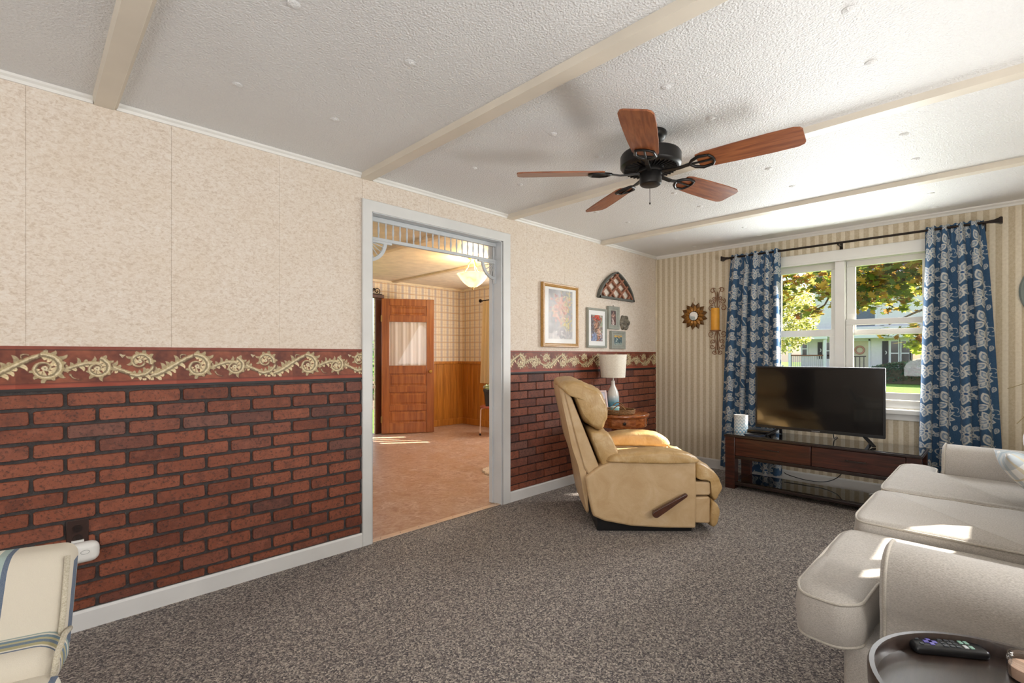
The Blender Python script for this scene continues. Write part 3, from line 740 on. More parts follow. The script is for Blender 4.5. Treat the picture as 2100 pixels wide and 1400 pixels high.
W_, H_ = 60, 40; P = np.zeros((H_, W_, 3)); uu = np.linspace(0, 1, W_); P[..., 0] = .112+uu*(DW-.224); P[..., 1] = .016+.006*np.sin(uu*30)+.004*np.sin(uu*61+1); P[..., 2] = np.linspace(1.675, 1.02, H_)[:, None]
grid_print('glass_curtain', P, np.ones((H_, W_, 1))*hexrgb('F0E8E0'), printed('sheer_white', .9, .1, translucent=.35), dr)
kb_ = MB().lathe([(.026, 0), (.026, .006), (.011, .010), (.010, .030), (.024, .040), (.029, .052), (.024, .064), (.008, .069)], 16, f=lambda p: (p[0], -p[2], p[1]))
fixn(kb_.build('door_knob', plain('brass', 'C9A25A', .25, metal=.9), dr, smooth=50, loc=(DW-.058, -.02, .93)))
for z in (.22, 1.72):
    MB().box(-.012, .012, -.026, -.018, z-.045, z+.045).tube([(0, -.028, z-.05), (0, -.028, z+.05)], .006, 8).build('hinge', plain('hinge_brass', '9A7A4A', .4, metal=.8), dr)
# iron scroll above the frame
def spiral(c, r0, r1, a0, turns, n=26, f=lambda a, b_: (a, 0, b_)):
    return [f(c[0]+(r0+(r1-r0)*i/n)*math.cos(a0+turns*2*PI*i/n), c[1]+(r0+(r1-r0)*i/n)*math.sin(a0+turns*2*PI*i/n)) for i in range(n+1)]
s_ = MB(); fy = lambda a, b_: (a, 6.585, b_)
s_.tube(spiral((3.70, 2.135), .052, .012, -PI*.4, 1.3, f=fy), .006, 6); s_.tube(spiral((3.60, 2.125), .045, .012, -PI*.55, -1.3, f=fy), .006, 6); s_.tube(spiral((3.65, 2.15), .02, .006, 0, 1.4, f=fy), .005, 6)
s_.bar((3.50, 6.585, 2.088), (3.78, 6.585, 2.088), .012, .008)
tag(s_.build('iron_scroll', M_BRONZE, None, smooth=60), 'black iron scroll ornament standing on the dark door header', 'ornament')

# pendant lamp
px_, py_ = 3.664, 4.332
pend = thing('pendant_lamp', 'brass semi-flush kitchen lamp with glowing alabaster glass bowl', 'lamp', (px_, py_, ZK))
M_BRASS = plain('pendant_brass', 'C9A566', .3, metal=.8, var=.05)
MB().lathe([(.020, -.045), (.035, -.030), (.062, -.012), (.066, 0)], 24).build('canopy', M_BRASS, pend, smooth=50)
for k in range(3):
    a = k*2*PI/3+.5
    MB().tube([(.02*math.cos(a), .02*math.sin(a), -.035), (.045*math.cos(a), .045*math.sin(a), -.07), (.06*math.cos(a), .06*math.sin(a), -.12), (.10*math.cos(a), .10*math.sin(a), -.175), (.165*math.cos(a), .165*math.sin(a), -.193)], .0055, 8).build('arm', M_BRASS, pend, smooth=80)
t = NT('alabaster_glow'); v = t.coord('Object'); nn = t.noise(v, 9, 4, .6, 1.5)
M_ALAB = t.fin(t.ramp(nn, [(.3, 'F2DDB4'), (.7, 'FBF0D8')]), .35, emis='FFD58C', es=1.9)
t.l(t.ramp(nn, [(.3, 'F6C573'), (.7, 'FFE4B0')]), t.bs.inputs['Emission Color'])
bw = MB().lathe([(.012, -.350), (.055, -.338), (.105, -.300), (.145, -.255), (.165, -.222), (.180, -.205), (.187, -.196), (.183, -.194), (.172, -.206), (.14, -.246), (.10, -.290), (.05, -.328), (.01, -.338)], 32)
fixn(bw.build('glass_bowl', M_ALAB, pend, smooth=60))
MB().lathe([(.004, -.378), (.012, -.368), (.007, -.360), (.016, -.350), (.006, -.342)], 14).build('finial', M_BRASS, pend, smooth=50)
lb = lamp('pendant_bulb', 'POINT', (px_, py_, ZK-.16), (0, 0, -1), 34, (1, .74, .42)); lb.data.shadow_soft_size = .08

# kitchen curtain on rod, planter stool, pots, rug, cabinet
W_, H_ = 50, 60; uu = np.linspace(0, 1, W_); zz = np.linspace(2.06, .72, H_); P = np.zeros((H_, W_, 3))
P[..., 1] = 5.55+(6.02-5.55+.03*(zz[:, None]-.7)*-.0)*uu[None]+(.07*(2.06-zz[:, None])/1.3)*uu[None]; P[..., 0] = XK-.07+.022*np.sin(uu*40)[None]; P[..., 2] = zz[:, None]
kc = grid_print('window_curtain', P, np.ones((H_, W_, 1))*hexrgb('E6CE9E'), printed('curtain_gold', .9, .1, translucent=.25))
tag(kc, 'plain golden kitchen curtain hanging beside the right door jamb', 'curtain')
rk = thing('cafe_rod', 'dark curtain rod with round finial in the kitchen corner', 'curtain rod', (XK-.07, 5.7, 2.07))
part(MB().tube([(XK-.07, 4.2, 2.07), (XK-.07, 6.04, 2.07)], .008, 8), 'rod', M_BRONZE, rk)
part(MB().lathe([(.006, 0), (.012, .006), (.028, .022), (.03, .035), (.022, .052), (.004, .06)], 14, (XK-.07, 6.03, 2.07), f=lambda p: (p[0], p[2], p[1])), 'finial', M_BRONZE, rk, smooth=50)
part(MB().box(XK-.075, XK, 6.0, 6.012, 2.05, 2.065), 'bracket', M_BRONZE, rk)
st = thing('plant_stool', 'low kitchen stool with pink-white tube legs and red seat', 'stool', (4.90, 5.30, 0), math.radians(10))
fixn(MB().lathe([(.21, .405), (.215, .410), (.215, .425), (.205, .430)], 28).build('seat', plain('stool_red', 'A4533E', .4), st, smooth=40))
M_TUBE = plain('stool_tube', 'E8C9B8', .35)
for sx_, sy_ in ((-1, -1), (1, -1), (1, 1), (-1, 1)):
    lg = MB().tube([(sx_*.09, sy_*.09, .400), (sx_*.135, sy_*.12, .398), (sx_*.155, sy_*.135, .375), (sx_*.165, sy_*.14, .02)], .010, 8).build('leg', M_TUBE, st, smooth=80)
    MB().lathe([(.014, 0), (.013, .028)], 10, (sx_*.165, sy_*.14, 0)).build('foot_cap', M_BLACK, lg)
def leaf_cloud(n, sampler, size, pal, flat=.0, seed=0, shape='maple'):
    r = np.random.default_rng(seed)
    if shape == 'maple':
        out = np.array([(0, -.5), (.12, -.18), (.42, -.30), (.36, -.05), (.55, .12), (.28, .16), (.30, .36), (.13, .28), (0, .55), (-.13, .28), (-.30, .36), (-.28, .16), (-.55, .12), (-.36, -.05), (-.42, -.30), (-.12, -.18)])
    else:
        out = np.array([(0, -.5), (.2, -.2), (.25, .1), (0, .5), (-.25, .1), (-.2, -.2)])
    k = len(out); c = sampler(r, n)
    a = r.random(n)*2*PI; tilt = r.normal(0, .7, n)+flat; roll = r.random(n)*2*PI; s = size*(.6+.8*r.random(n))
    u = np.stack([np.cos(a), np.sin(a), np.zeros(n)], 1); vv = np.stack([-np.sin(a)*np.cos(tilt), np.cos(a)*np.cos(tilt), np.sin(tilt)], 1)
    U = u*np.cos(roll)[:, None]+vv*np.sin(roll)[:, None]; V = -u*np.sin(roll)[:, None]+vv*np.cos(roll)[:, None]
    co = c[:, None, :]+s[:, None, None]*(out[None, :, 0, None]*U[:, None]+out[None, :, 1, None]*V[:, None])
    me = bpy.data.meshes.new('foliage'); me.vertices.add(n*k); me.vertices.foreach_set('co', co.reshape(-1).astype(np.float32))
    me.loops.add(n*k); me.loops.foreach_set('vertex_index', np.arange(n*k, dtype=np.int32)); me.polygons.add(n); me.polygons.foreach_set('loop_start', np.arange(n, dtype=np.int32)*k)
    me.update(calc_edges=True)
    at = me.color_attributes.new('print', 'FLOAT_COLOR', 'POINT'); pc = np.array([lin(p) for p in pal])[r.integers(0, len(pal), n)]*(.46+.40*r.random((n, 1)))
    cc = np.concatenate([np.repeat(pc, k, 0), np.ones((n*k, 1))], 1); at.data.foreach_set('color', cc.astype(np.float32).ravel())
    return me
M_LEAF = printed('leaf_translucent', .6, .3, translucent=.65)
def ball(cx, cy, cz, rx, ry, rz_, shell=.0):
    def f(r, n):
        d = r.normal(size=(n, 3)); d /= np.linalg.norm(d, axis=1)[:, None]; q = (shell+(1-shell)*r.random(n))**(1/3)
        return d*q[:, None]*np.array([rx, ry, rz_])+np.array([cx, cy, cz])
    return f
for nm, lab, x, y, c_, pal, hh in (('flower_pot', 'black flower pot of pale blossoms on the kitchen stool', 4.80, 5.30, '2A2320', ['E6EBC8', 'D3E0A0', 'F2F2E4', 'A9C275'], .25),
                            ('flower_pot', 'terracotta flower pot half hidden behind the right jamb', 4.985, 5.235, '8C4A33', ['B9CF8A', 'DCE6B8', '8FB05F'], .22)):
    p_ = thing(nm, lab, 'flower pot', (x, y, .430))
    fixn(MB().lathe([(.058, 0), (.085, hh*.86), (.094, hh*.86), (.094, hh), (.082, hh), (.078, hh*.9), (.01, hh*.88)], 22).build('pot', plain('pot_'+c_, c_, .5), p_, smooth=40))
    me = leaf_cloud(170, ball(0, 0, hh+.035, .085, .085, .055), .034, pal, seed=len(lab), shape='oval'); tag(link('blossoms', me, M_LEAF, p_), kind='stuff')
rg = MB(); rp = [(3.225+.02*math.sin(k*2.1)+(.33+.33*math.cos(a)), 3.60+.02*math.sin(k*1.7)+.19*math.sin(a)*(1+.2*abs(math.cos(a)))) for k, a in enumerate([2*PI*i/40 for i in range(40)])]
rg.prism(rp, -.003, .018, lambda a, b_, t_: (a, b_, t_)); tag(fixn(rg.build('kitchen_mat', fabric('shag_beige', 'B59A7C', 'E6D6BE', 120, bump=.9), None, bev=.008)), 'small beige shag mat on the kitchen floor by the right jamb', 'mat')
cb = thing('base_cabinet', 'dark brown cabinet end with pale worktop behind the left jamb', 'cabinet', (2.36, 5.36, 0))
part(MB().box(1.96, 2.77, 5.03, 5.65, .09, .80), 'body', M_DOORD, cb); part(MB().box(1.96, 2.72, 5.09, 5.65, -.004, .09), 'plinth', M_ESPD, cb)
part(MB().box(1.94, 2.79, 5.00, 5.66, .80, .835), 'worktop', plain('laminate_pale', 'DCD6CC', .35), cb, bev=.006)
for x0 in (1.99, 2.38):
    d_ = part(MB().box(x0, x0+.36, 5.012, 5.03, .12, .77), 'door', M_DOORD, cb, bev=.006)
    hb = MB().tube([(x0+.30, 5.012, .60), (x0+.30, 4.990, .61), (x0+.30, 4.990, .69), (x0+.30, 5.012, .70)], .005, 8).build('handle', M_BRASS, None); hb.parent = d_; 

# ------------------------------------------------------------------ ceiling fan
fan = thing('ceiling_fan', 'black five-blade ceiling fan with walnut blades', 'ceiling fan', (2.227, 1.252, ZC))
MB().lathe([(.024, -.085), (.046, -.080), (.056, -.066), (.052, -.048), (.050, -.040), (.066, -.034), (.078, -.020), (.080, -.006), (.078, 0)], 28).build('canopy', M_FANMET, fan, smooth=50)
MB().lathe([(.014, -.10), (.014, -.05)], 16).build('downrod', M_FANMET, fan, smooth=60)
mo = MB().lathe([(.060, -.178), (.135, -.178), (.144, -.172), (.149, -.165), (.149, -.115), (.143, -.105), (.10, -.094), (.05, -.088), (.03, -.084)], 48)
mot = mo.build('motor_housing', M_FANMET, fan, smooth=35)
for k in range(36):
    a = 2*PI*k/36
    if k == 0:
        vm = MB().bar((.072, 0, -.181), (.130, 0, -.181), .0042, .008).mesh('vent_rib'); vm.materials.append(M_FANMET)
    link('vent_rib', vm, None, mot, (0, 0, 0), (0, 0, a))
MB().lathe([(.058, -.202), (.064, -.200), (.066, -.190), (.060, -.177)], 32).build('flywheel', M_FANMET, fan, smooth=40)
MB().lathe([(.044, -.262), (.052, -.256), (.054, -.246), (.054, -.205), (.050, -.200)], 32).build('switch_cup', M_FANMET, fan, smooth=40)
MB().tube([(.030, .02, -.262), (.030, .02, -.335)], .0014, 6).lathe([(.001, -.347), (.004, -.343), (.004, -.338), (.001, -.334)], 8, (.030, .02, 0)).build('pull_chain', M_BRONZE, fan)
def fan_blade():
    o = []; L0, L1 = .235, .672
    top = [(L0, .050), (L0+.03, .060), (.40, .068), (.55, .072), (L1-.03, .070), (L1-.008, .060), (L1, .045)]
    o = top+[(L1, -.045), (L1-.008, -.060), (L1-.03, -.070), (.55, -.072), (.40, -.068), (L0+.03, -.060), (L0, -.050)]
    return MB().prism(o, -.0035, .0035, lambda a, b_, t_: (a, b_, t_))
bm_ = fan_blade().mesh('blade'); bm_.materials.append(M_BLADE)
ir = MB()
ir.bar((.055, 0, -.004), (.15, 0, -.010), .020, .008); ir.bar((.15, 0, -.010), (.205, 0, -.003), .018, .007)
for sg in (1, -1):
    ir.tube([(.195, 0, -.003), (.215, sg*.028, -.006), (.25, sg*.047, -.006), (.292, sg*.040, -.006)], [.007, .008, .008, .006], 8)
ir.tube([(.292, -.042, -.006), (.305, -.02, -.006), (.308, 0, -.006), (.305, .02, -.006), (.292, .042, -.006)], .006, 8)
ir.tube([(.20, 0, -.004), (.26, 0, -.006), (.306, 0, -.006)], .005, 8)
im_ = ir.mesh('blade_iron', 60); im_.materials.append(M_FANMET)
for k in range(5):
    a = math.radians(60.5+72*k)
    R_ = Matrix.Rotation(a, 4, 'Z')@Matrix.Rotation(math.radians(-12), 4, 'X')
    b_ = link('blade', bm_, None, fan); b_.matrix_local = Matrix.Translation((0, 0, -.196))@R_
    i_ = link('blade_iron', im_, None, fan); i_.matrix_local = Matrix.Translation((0, 0, -.198))@R_

# ------------------------------------------------------------------ recliner
B0 = Vector((3.117, 1.422, 0)); fd = Vector((.70, -.714, 0)).normalized(); ld = Vector((-fd.y, fd.x, 0))
rc_loc = B0-fd*.35+ld*.37
rec = thing('recliner', 'tan leather recliner with dark wooden lever beside the brick wall', 'armchair', rc_loc, math.atan2(fd.y, fd.x))
RF = lambda a, t_, b_: (a+.35, t_-.37, b_)
def rprism(prof, t0, t1, name, m, bev=.012, **k):
    mb = MB().prism(prof, t0, t1, lambda a, b_, t_: RF(a, t_, b_)); o = mb.build(name, m, rec, bev=bev, seg=3, **k); return fixn(o)
side = [(-.725, .365), (-.70, .22), (-.675, .112), (-.60, .080), (-.42, .047), (-.2, .036), (0, .035), (.004, .25), (0, .475), (-.25, .480), (-.50, .482), (-.56, .468), (-.63, .440), (-.69, .395)]
for t0, t1 in ((0, .14), (.60, .74)): rprism(side, t0, t1, 'side_panel', M_LEATH, .014)
for t0, t1, dz, sd in ((-.040, .170, 0, 1), (.570, .775, .030, 5)):
    prof = [(-.565, .470), (-.572, .492), (-.545, .516), (-.48, .528+dz*.5), (-.36, .540+dz), (-.22, .548+dz), (-.08, .535+dz), (-.01, .512+dz*.5), (.018, .490), (.012, .468), (-.08, .462), (-.30, .462)]
    o = puff_prism(MB(), prof, t0, t1, k=.42, p=5, n=20, per=5, wr=.006, ws=24, f=RF, seed=sd).build('armrest_pad', M_LEATHW, rec, smooth=170); fixn(o)
shell = [(-.868, .945), (-.835, .955), (-.820, .916), (-.632, .446), (-.60, .36), (-.66, .30), (-.700, .37), (-.722, .40), (-.78, .60)]
o = puff_prism(MB(), shell, .035, .705, k=.10, p=8, n=10, per=1, f=RF, sm=False).build('back_shell', M_LEATH, rec, bev=.012, seg=3); fixn(o)
rear = [(-.895, .965), (-.840, .955), (-.755, .60), (-.705, .40), (-.692, .15), (-.688, .10), (-.705, .10), (-.725, .20), (-.765, .42), (-.812, .56), (-.85, .74)]
o = puff_prism(MB(), rear, .05, .69, k=.15, p=6, n=12, per=3, f=RF).build('back_cover', M_LEATH, rec, smooth=60); fixn(o)
head = [(-.895, .965), (-.87, 1.002), (-.812, 1.016), (-.753, 1.006), (-.695, .977), (-.617, .938), (-.578, .878), (-.561, .78), (-.573, .712), (-.602, .661), (-.666, .682), (-.734, .741), (-.797, .892), (-.851, .914)]
o = puff_prism(MB(), head, .005, .735, k=.26, p=5, n=26, per=5, wr=.010, ws=14, f=RF, seed=3).build('head_cushion', M_LEATHW, rec, smooth=170); fixn(o)
lum = [(-.70, .682), (-.607, .672), (-.558, .648), (-.515, .575), (-.490, .510), (-.50, .44), (-.53, .40), (-.588, .405), (-.62, .438), (-.675, .585)]
o = puff_prism(MB(), lum, .02, .72, k=.24, p=5, n=22, per=5, wr=.008, ws=14, f=RF, seed=9).build('lumbar_cushion', M_LEATHW, rec, smooth=170); fixn(o)
seat = [(-.60, .30), (-.60, .42), (-.50, .455), (-.30, .462), (-.10, .458), (.03, .448), (.05, .38), (.02, .30)]
o = puff_prism(MB(), seat, .145, .595, k=.2, p=6, n=16, per=4, wr=.006, ws=14, f=RF, seed=4).build('seat_cushion', M_LEATHW, rec, smooth=170); fixn(o)
rprism([(.0, .335), (.0, .245), (.10, .245), (.108, .26), (.108, .32), (.10, .335)], .03, .71, 'seat_rail', M_LEATH, .010)
rprism([(.0, .232), (.0, .062), (.098, .058), (.105, .07), (.105, .225), (.098, .236)], .03, .71, 'footrest_board', M_LEATH, .010)
fr1 = [(.0, .452), (.046, .462), (.113, .430), (.171, .360), (.192, .29), (.176, .237), (.147, .200), (.115, .235), (.109, .30), (.100, .345), (.06, .36), (.0, .365)]
fr2 = [(.115, .225), (.150, .196), (.170, .15), (.166, .10), (.150, .045), (.128, .030), (.106, .05), (.104, .15)]
for pr, sd in ((fr1, 2), (fr2, 6)):
    o = puff_prism(MB(), pr, .02, .72, k=.25, p=7, n=22, per=5, wr=.009, ws=22, f=RF, seed=sd).build('footrest_pad', M_LEATHW, rec, smooth=170); fixn(o)
rprism([(-.64, .0), (-.01, .0), (-.01, .06), (-.42, .07), (-.64, .10)], .05, .69, 'base', M_BLACK, .004)
rprism([(-.700, .36), (-.66, .36), (-.62, .10), (-.655, .09)], .06, .68, 'gap_shade', M_BLACK, 0)  # black filler standing in for the shade of the gap under the back
lv = MB(); p0, p1 = Vector((-.276, 0, .146)), Vector((-.084, 0, .269)); dv = (p1-p0).normalized(); nv = Vector((-dv.z, 0, dv.x))
outl = []
for k in range(9):
    a = PI/2+PI*k/8; outl.append(p0+dv*math.cos(a)*.024+nv*math.sin(a)*.024)
outl += [p0+dv*.07-nv*.021, p1-nv*.012, p1+dv*.010-nv*.004, p1+dv*.008+nv*.010, p0+dv*.10+nv*.019]
mb = MB().prism([(q.x, q.z) for q in outl], -.062, -.034, lambda a, b_, t_: RF(a, t_, b_))
mb.tube([RF(-.276, -.036, .146), RF(-.276, .004, .146)], .012, 10)
fixn(mb.build('lever', wood('lever_wood', '3A1E14', '56301F', .35, (8, 8, 8), .3), rec, bev=.006, seg=3))

# ------------------------------------------------------------------ round side table with lamp, tray, frame, jar
TX, TY = 3.778, 2.449
stb = thing('drum_table', 'round cherry drum side table between recliner and brick wall', 'side table', (TX, TY, 0), math.radians(-135))
fixn(MB().lathe([(.262, .633), (.272, .638), (.275, .648), (.272, .656), (.262, .660)], 48).build('top', M_CHERRY, stb, smooth=40))
fixn(MB().lathe([(.235, .545), (.250, .548), (.252, .556), (.250, .626), (.258, .633)], 48).build('apron', M_CHERRY, stb, smooth=40))
for a0 in (0, PI/2, -PI/2):
    dw = MB(); n = 10; vs = []; fs = []
    for i in range(n+1):
        a = a0+(-.42+.84*i/n)
        vs += [(.2505*math.cos(a), .2505*math.sin(a), .562), (.2505*math.cos(a), .2505*math.sin(a), .620), (.256*math.cos(a), .256*math.sin(a), .565), (.256*math.cos(a), .256*math.sin(a), .617)]
    for i in range(n):
        q = i*4; fs += [(q+2, q+6, q+7, q+3), (q, q+4, q+6, q+2), (q+3, q+7, q+5, q+1)]
    fs += [(0, 2, 3, 1), (n*4+1, n*4+3, n*4+2, n*4)]
    d_ = dw.add(vs, fs).build('drawer', M_CHERRY, stb, smooth=40)
    kn = MB().lathe([(.006, 0), (.008, .004), (.014, .010), (.014, .014), (.004, .018)], 14, f=lambda p: (p[2], p[1], p[0])).build('knob', M_BRONZE, d_, smooth=50, loc=(.255*math.cos(a0), .255*math.sin(a0), .591), rot=(0, 0, a0))
MB().lathe([(.055, .08), (.045, .13), (.03, .18), (.028, .26), (.045, .33), (.068, .40), (.072, .44), (.05, .475), (.035, .49), (.06, .51), (.075, .545)], 24).build('pedestal', M_CHERRY, stb, smooth=60)
for k in range(4):
    a = PI/4+k*PI/2; c_, s2 = math.cos(a), math.sin(a)
    MB().tube([(r_*c_, r_*s2, z_) for r_, z_ in ((.03, .16), (.09, .15), (.16, .10), (.22, .035), (.26, .020))], [.024, .022, .018, .015, .016], 10).build('leg', M_CHERRY, stb, smooth=80)
d0 = Vector((math.cos(AZ), math.sin(AZ), 0)); r0 = Vector((math.sin(AZ), -math.cos(AZ), 0))
def dl(d, px): p = d0*d+r0*(d*(px-1050)/1000); return p.x, p.y
lx, ly = dl(4.60, 1257)
lm = thing('table_lamp', 'table lamp with white drum shade on white-to-blue bottle base', 'lamp', (lx, ly, .661))
t = NT('ceramic_ombre'); v = t.coord('Object'); sx = t.n('ShaderNodeSeparateXYZ'); t.l(v, sx.inputs[0])
M_OMB = t.fin(t.ramp(t.math('MULTIPLY', sx.outputs[2], 4.0), [(.04, '2E6F93'), (.28, '6AA6BC'), (.58, 'DEDBD3'), (1, 'E8E4DC')]), .15, coat=.5)
fixn(MB().lathe([(.050, 0), (.054, .004), (.056, .02), (.057, .12), (.052, .16), (.038, .195), (.022, .225), (.017, .245), (.017, .272), (.012, .275)], 32).build('base', M_OMB, lm, smooth=60))
MB().lathe([(.007, .274), (.007, .345)], 12).build('stem', plain('brushed_nickel', 'B8B4AE', .3, metal=.9), lm, smooth=60)
sh = MB().lathe([(.113, .305), (.128, .520), (.1265, .520), (.1115, .305)], 48); sh.f = sh.f[:-2]
n = 48; sh.f += [(k, (k+1) % n, 3*n+(k+1) % n, 3*n+k) for k in range(n)]
fixn(sh.build('shade', M_SHADE, lm, smooth=60))
MB().tube([(.0, 0, .335), (0, 0, .50)], .004, 6).tube([(-.112, 0, .505), (.112, 0, .505)], .002, 6).tube([(0, -.112, .505), (0, .112, .505)], .002, 6).build('harp', M_BRONZE, lm)
bx_, by_ = dl(4.31, 1269)
tr = thing('wicker_tray', 'round wicker tray with loop handles on the drum table', 'tray', (bx_, by_, .661), math.radians(35))
MB().lathe([(.125, 0), (.130, .006), (.01, .008)], 30).build('tray_bottom', M_WICK, tr)
wv = MB()
for l in range(4):
    pts = [((.132+.004*l*.4+.004*math.cos(k*PI*.5+(l % 2)*PI))*math.cos(2*PI*k/72), (.132+.004*l*.4+.004*math.cos(k*PI*.5+(l % 2)*PI))*math.sin(2*PI*k/72), .008+.0095*l) for k in range(72)]
    wv.tube(pts, .0048, 6, True)
wv.build('woven_rim', M_WICK, tr, smooth=170)
for sg in (0, PI):
    MB().tube([((.136)*math.cos(sg+a*.42), .136*math.sin(sg+a*.42), .038+.045*math.cos(a*PI/2)**.8 if abs(a) < 1 else .038) for a in [-1+2*i/14 for i in range(15)]], .0042, 8).build('handle', M_WICK, tr, smooth=80)
jx, jy = dl(4.30, 1261)
jr = thing('cyan_jar', 'small pale cyan candle jar with white lid in the wicker tray', 'jar', (jx, jy, .669))
MB().lathe([(.034, 0), (.038, .003), (.038, .042)], 24).build('jar_body', plain('cyan_glass', '8CC0C4', .25, coat=.3), jr, smooth=50)
MB().lathe([(.0395, .042), (.0395, .052), (.037, .055)], 24).build('lid', plain('jar_lid', 'BFD8D6', .35), jr, smooth=50)
pfx, pfy = dl(4.50, 1233)
pf = thing('photo_stand', 'pale pink photo frame leaning on the drum table behind recliner', 'picture frame', (pfx, pfy, .661), AZ-PI/2+math.radians(18))
mb = MB()
for x0, x1, z0, z1 in ((-.075, -.058, 0, .19), (.058, .075, 0, .19), (-.058, .058, 0, .017), (-.058, .058, .173, .19)): mb.box(x0, x1, -.006, .006, z0, z1)
fo = mb.build('frame', plain('pink_frame', 'E8CFCB', .45), pf, bev=.002, rot=(math.radians(-14), 0, 0))
MB().box(-.012, .012, .0, .004, 0, .16).build('easel_leg', plain('easel_card', '6A5A50', .8), pf, loc=(0, .085, 0), rot=(math.radians(20), 0, 0))
def blot(H, W, bg, items, seed=0, rough=.12):
    """small painterly picture: items = (x, y, rx, ry, colour)"""
    yy, xx = np.mgrid[0:H, 0:W].astype(float); n1 = vnoise(H, W, max(6, W/5), seed)-.5; n2 = vnoise(H, W, max(4, W/12), seed+1)-.5
    img = np.ones((H, W, 1))*hexrgb(bg)+n1[..., None]*rough*1.6+n2[..., None]*rough
    for x, y, rx, ry, c in items:
        d = ((xx/W-x+n2*.05)/rx)**2+((yy/H-y+n1*.05)/ry)**2; m = np.clip((1-d)*5, 0, 1)[..., None]
        img = img*(1-m)+(hexrgb(c)+n2[..., None]*rough*2)*m
    return np.clip(img, 0, 1)
def daub(H, W, bg, groups, seed=0, haze=0):
    """many short brush dabs: groups = (n, cx, cy, sx, sy, size, colours)"""
    r = np.random.default_rng(seed); yy, xx = np.mgrid[0:H, 0:W].astype(float)
    img = np.ones((H, W, 1))*hexrgb(bg)+(vnoise(H, W, W/4, seed)[..., None]-.5)*.30
    for n, cx, cy, sx, sy, sz, cols in groups:
        for k in range(n):
            x, y = (cx+r.normal()*sx)*W, (cy+r.normal()*sy)*H; a = r.random()*PI; l, w_ = sz*W*(.6+.8*r.random()), sz*W*(.25+.3*r.random())
            dx, dy = xx-x, yy-y; p, q = dx*math.cos(a)+dy*math.sin(a), -dx*math.sin(a)+dy*math.cos(a)
            m = np.clip((1-(p/l)**2-(q/w_)**2)*2.5, 0, .85)[..., None]
            img = img*(1-m)+(hexrgb(cols[r.integers(len(cols))])+r.normal(0, .03))*m
    return np.clip(img, 0, 1)*(1-haze)+haze*np.array([.78, .76, .76])
def flat_grid(x0, x1, z0, z1, y, H, W):
    P = np.zeros((H, W, 3)); P[..., 0] = np.linspace(x0, x1, W)[None]; P[..., 1] = y; P[..., 2] = np.linspace(z1, z0, H)[:, None]; return P
ph = grid_print('photo', flat_grid(-.058, .058, .017, .173, -.002, 50, 36), daub(50, 36, 'D2CCD6', [(50, .5, .5, .2, .2, .10, ['B49A9A', 'C8B0B0', '9A8A9C']), (30, .5, .3, .1, .08, .08, ['8A7684', '6E5E70']), (30, .45, .8, .2, .08, .10, ['8FA0B8', 'A4B2C8'])], 5), M_PRINT, fo); ph.data.flip_normals()

# ------------------------------------------------------------------ pictures and ornaments on the left wall
def picture(name, label, x0, x1, z0, z1, fw, depth, mf, inset, art, mat=True, cat='picture', ring=0):
    r_ = thing(name, label, cat, ((x0+x1)/2, YA-.004, (z0+z1)/2))
    X, Z = (x1-x0)/2, (z1-z0)/2; y0, y1 = -depth, 0
    o_ = [(-X, -Z), (X, -Z), (X, Z), (-X, Z)]
    def rect_(i_): return [(-X+i_, -Z+i_), (X-i_, -Z+i_), (X-i_, Z-i_), (-X+i_, Z-i_)]
    L_ = [(0, y1), (0, y0+.006), (fw*.12, y0), (fw*.38, y0+.001), (fw*.50, y0+.005), (fw*.72, y0+.004), (fw, y0*.55), (fw, y1)]
    f_ = MB(); f_.add([(a, y_, b_) for i_, y_ in L_ for a, b_ in rect_(i_)], [(l*4+k, l*4+(k+1) % 4, (l+1)*4+(k+1) % 4, (l+1)*4+k) for l in range(len(L_)-1) for k in range(4)])
    fixn(f_.build('frame', mf, r_, smooth=35))
    if mat: MB().box(-X+fw, X-fw, -depth*.55, -.002, -Z+fw, Z-fw).build('mat_board', M_MAT if mat is True else mat, r_)
    ax0, ax1, az0, az1 = inset; H_, W_ = art.shape[:2]
    o = grid_print('print', flat_grid(ax0, ax1, az0, az1, -depth*.55-.0012, H_, W_), art, M_PRINT, r_); o.data.flip_normals()
    MB().box(-X+fw*.9, X-fw*.9, -depth*.80, -depth*.80+.0015, -Z+fw*.9, Z-fw*.9).build('glass', M_PGLASS, r_)
    if ring: MB().tube([(ring+.008*math.cos(a), -.006, Z+.004+.008*math.sin(a)) for a in [PI*i/8 for i in range(9)]], .0018, 6).build('hanger', M_BRONZE, r_)
    return r_
rr = random.Random(5); fl = [(.5, .88, .6, .14, 'C3BDBC'), (.5, .9, .16, .1, 'D2CBC8')]
for k in range(70):
    a = rr.random()*6.28; q = rr.random()**.6; fl.append((.5+.36*q*math.cos(a), .42+.27*q*math.sin(a), rr.uniform(.03, .085), rr.uniform(.022, .055), rr.choice(['D9A28C', 'E8C29A', 'CE908A', 'E6D2B4', 'C09A8A', 'DCB49C', 'EBDCC4', 'D6C27E', 'A09490', 'E5B0A2'])))
fl += [(.78, .22, .12, .07, 'DDBE5A'), (.72, .74, .12, .06, 'D9BE62'), (.5, .98, .1, .12, 'C9C6C4')]
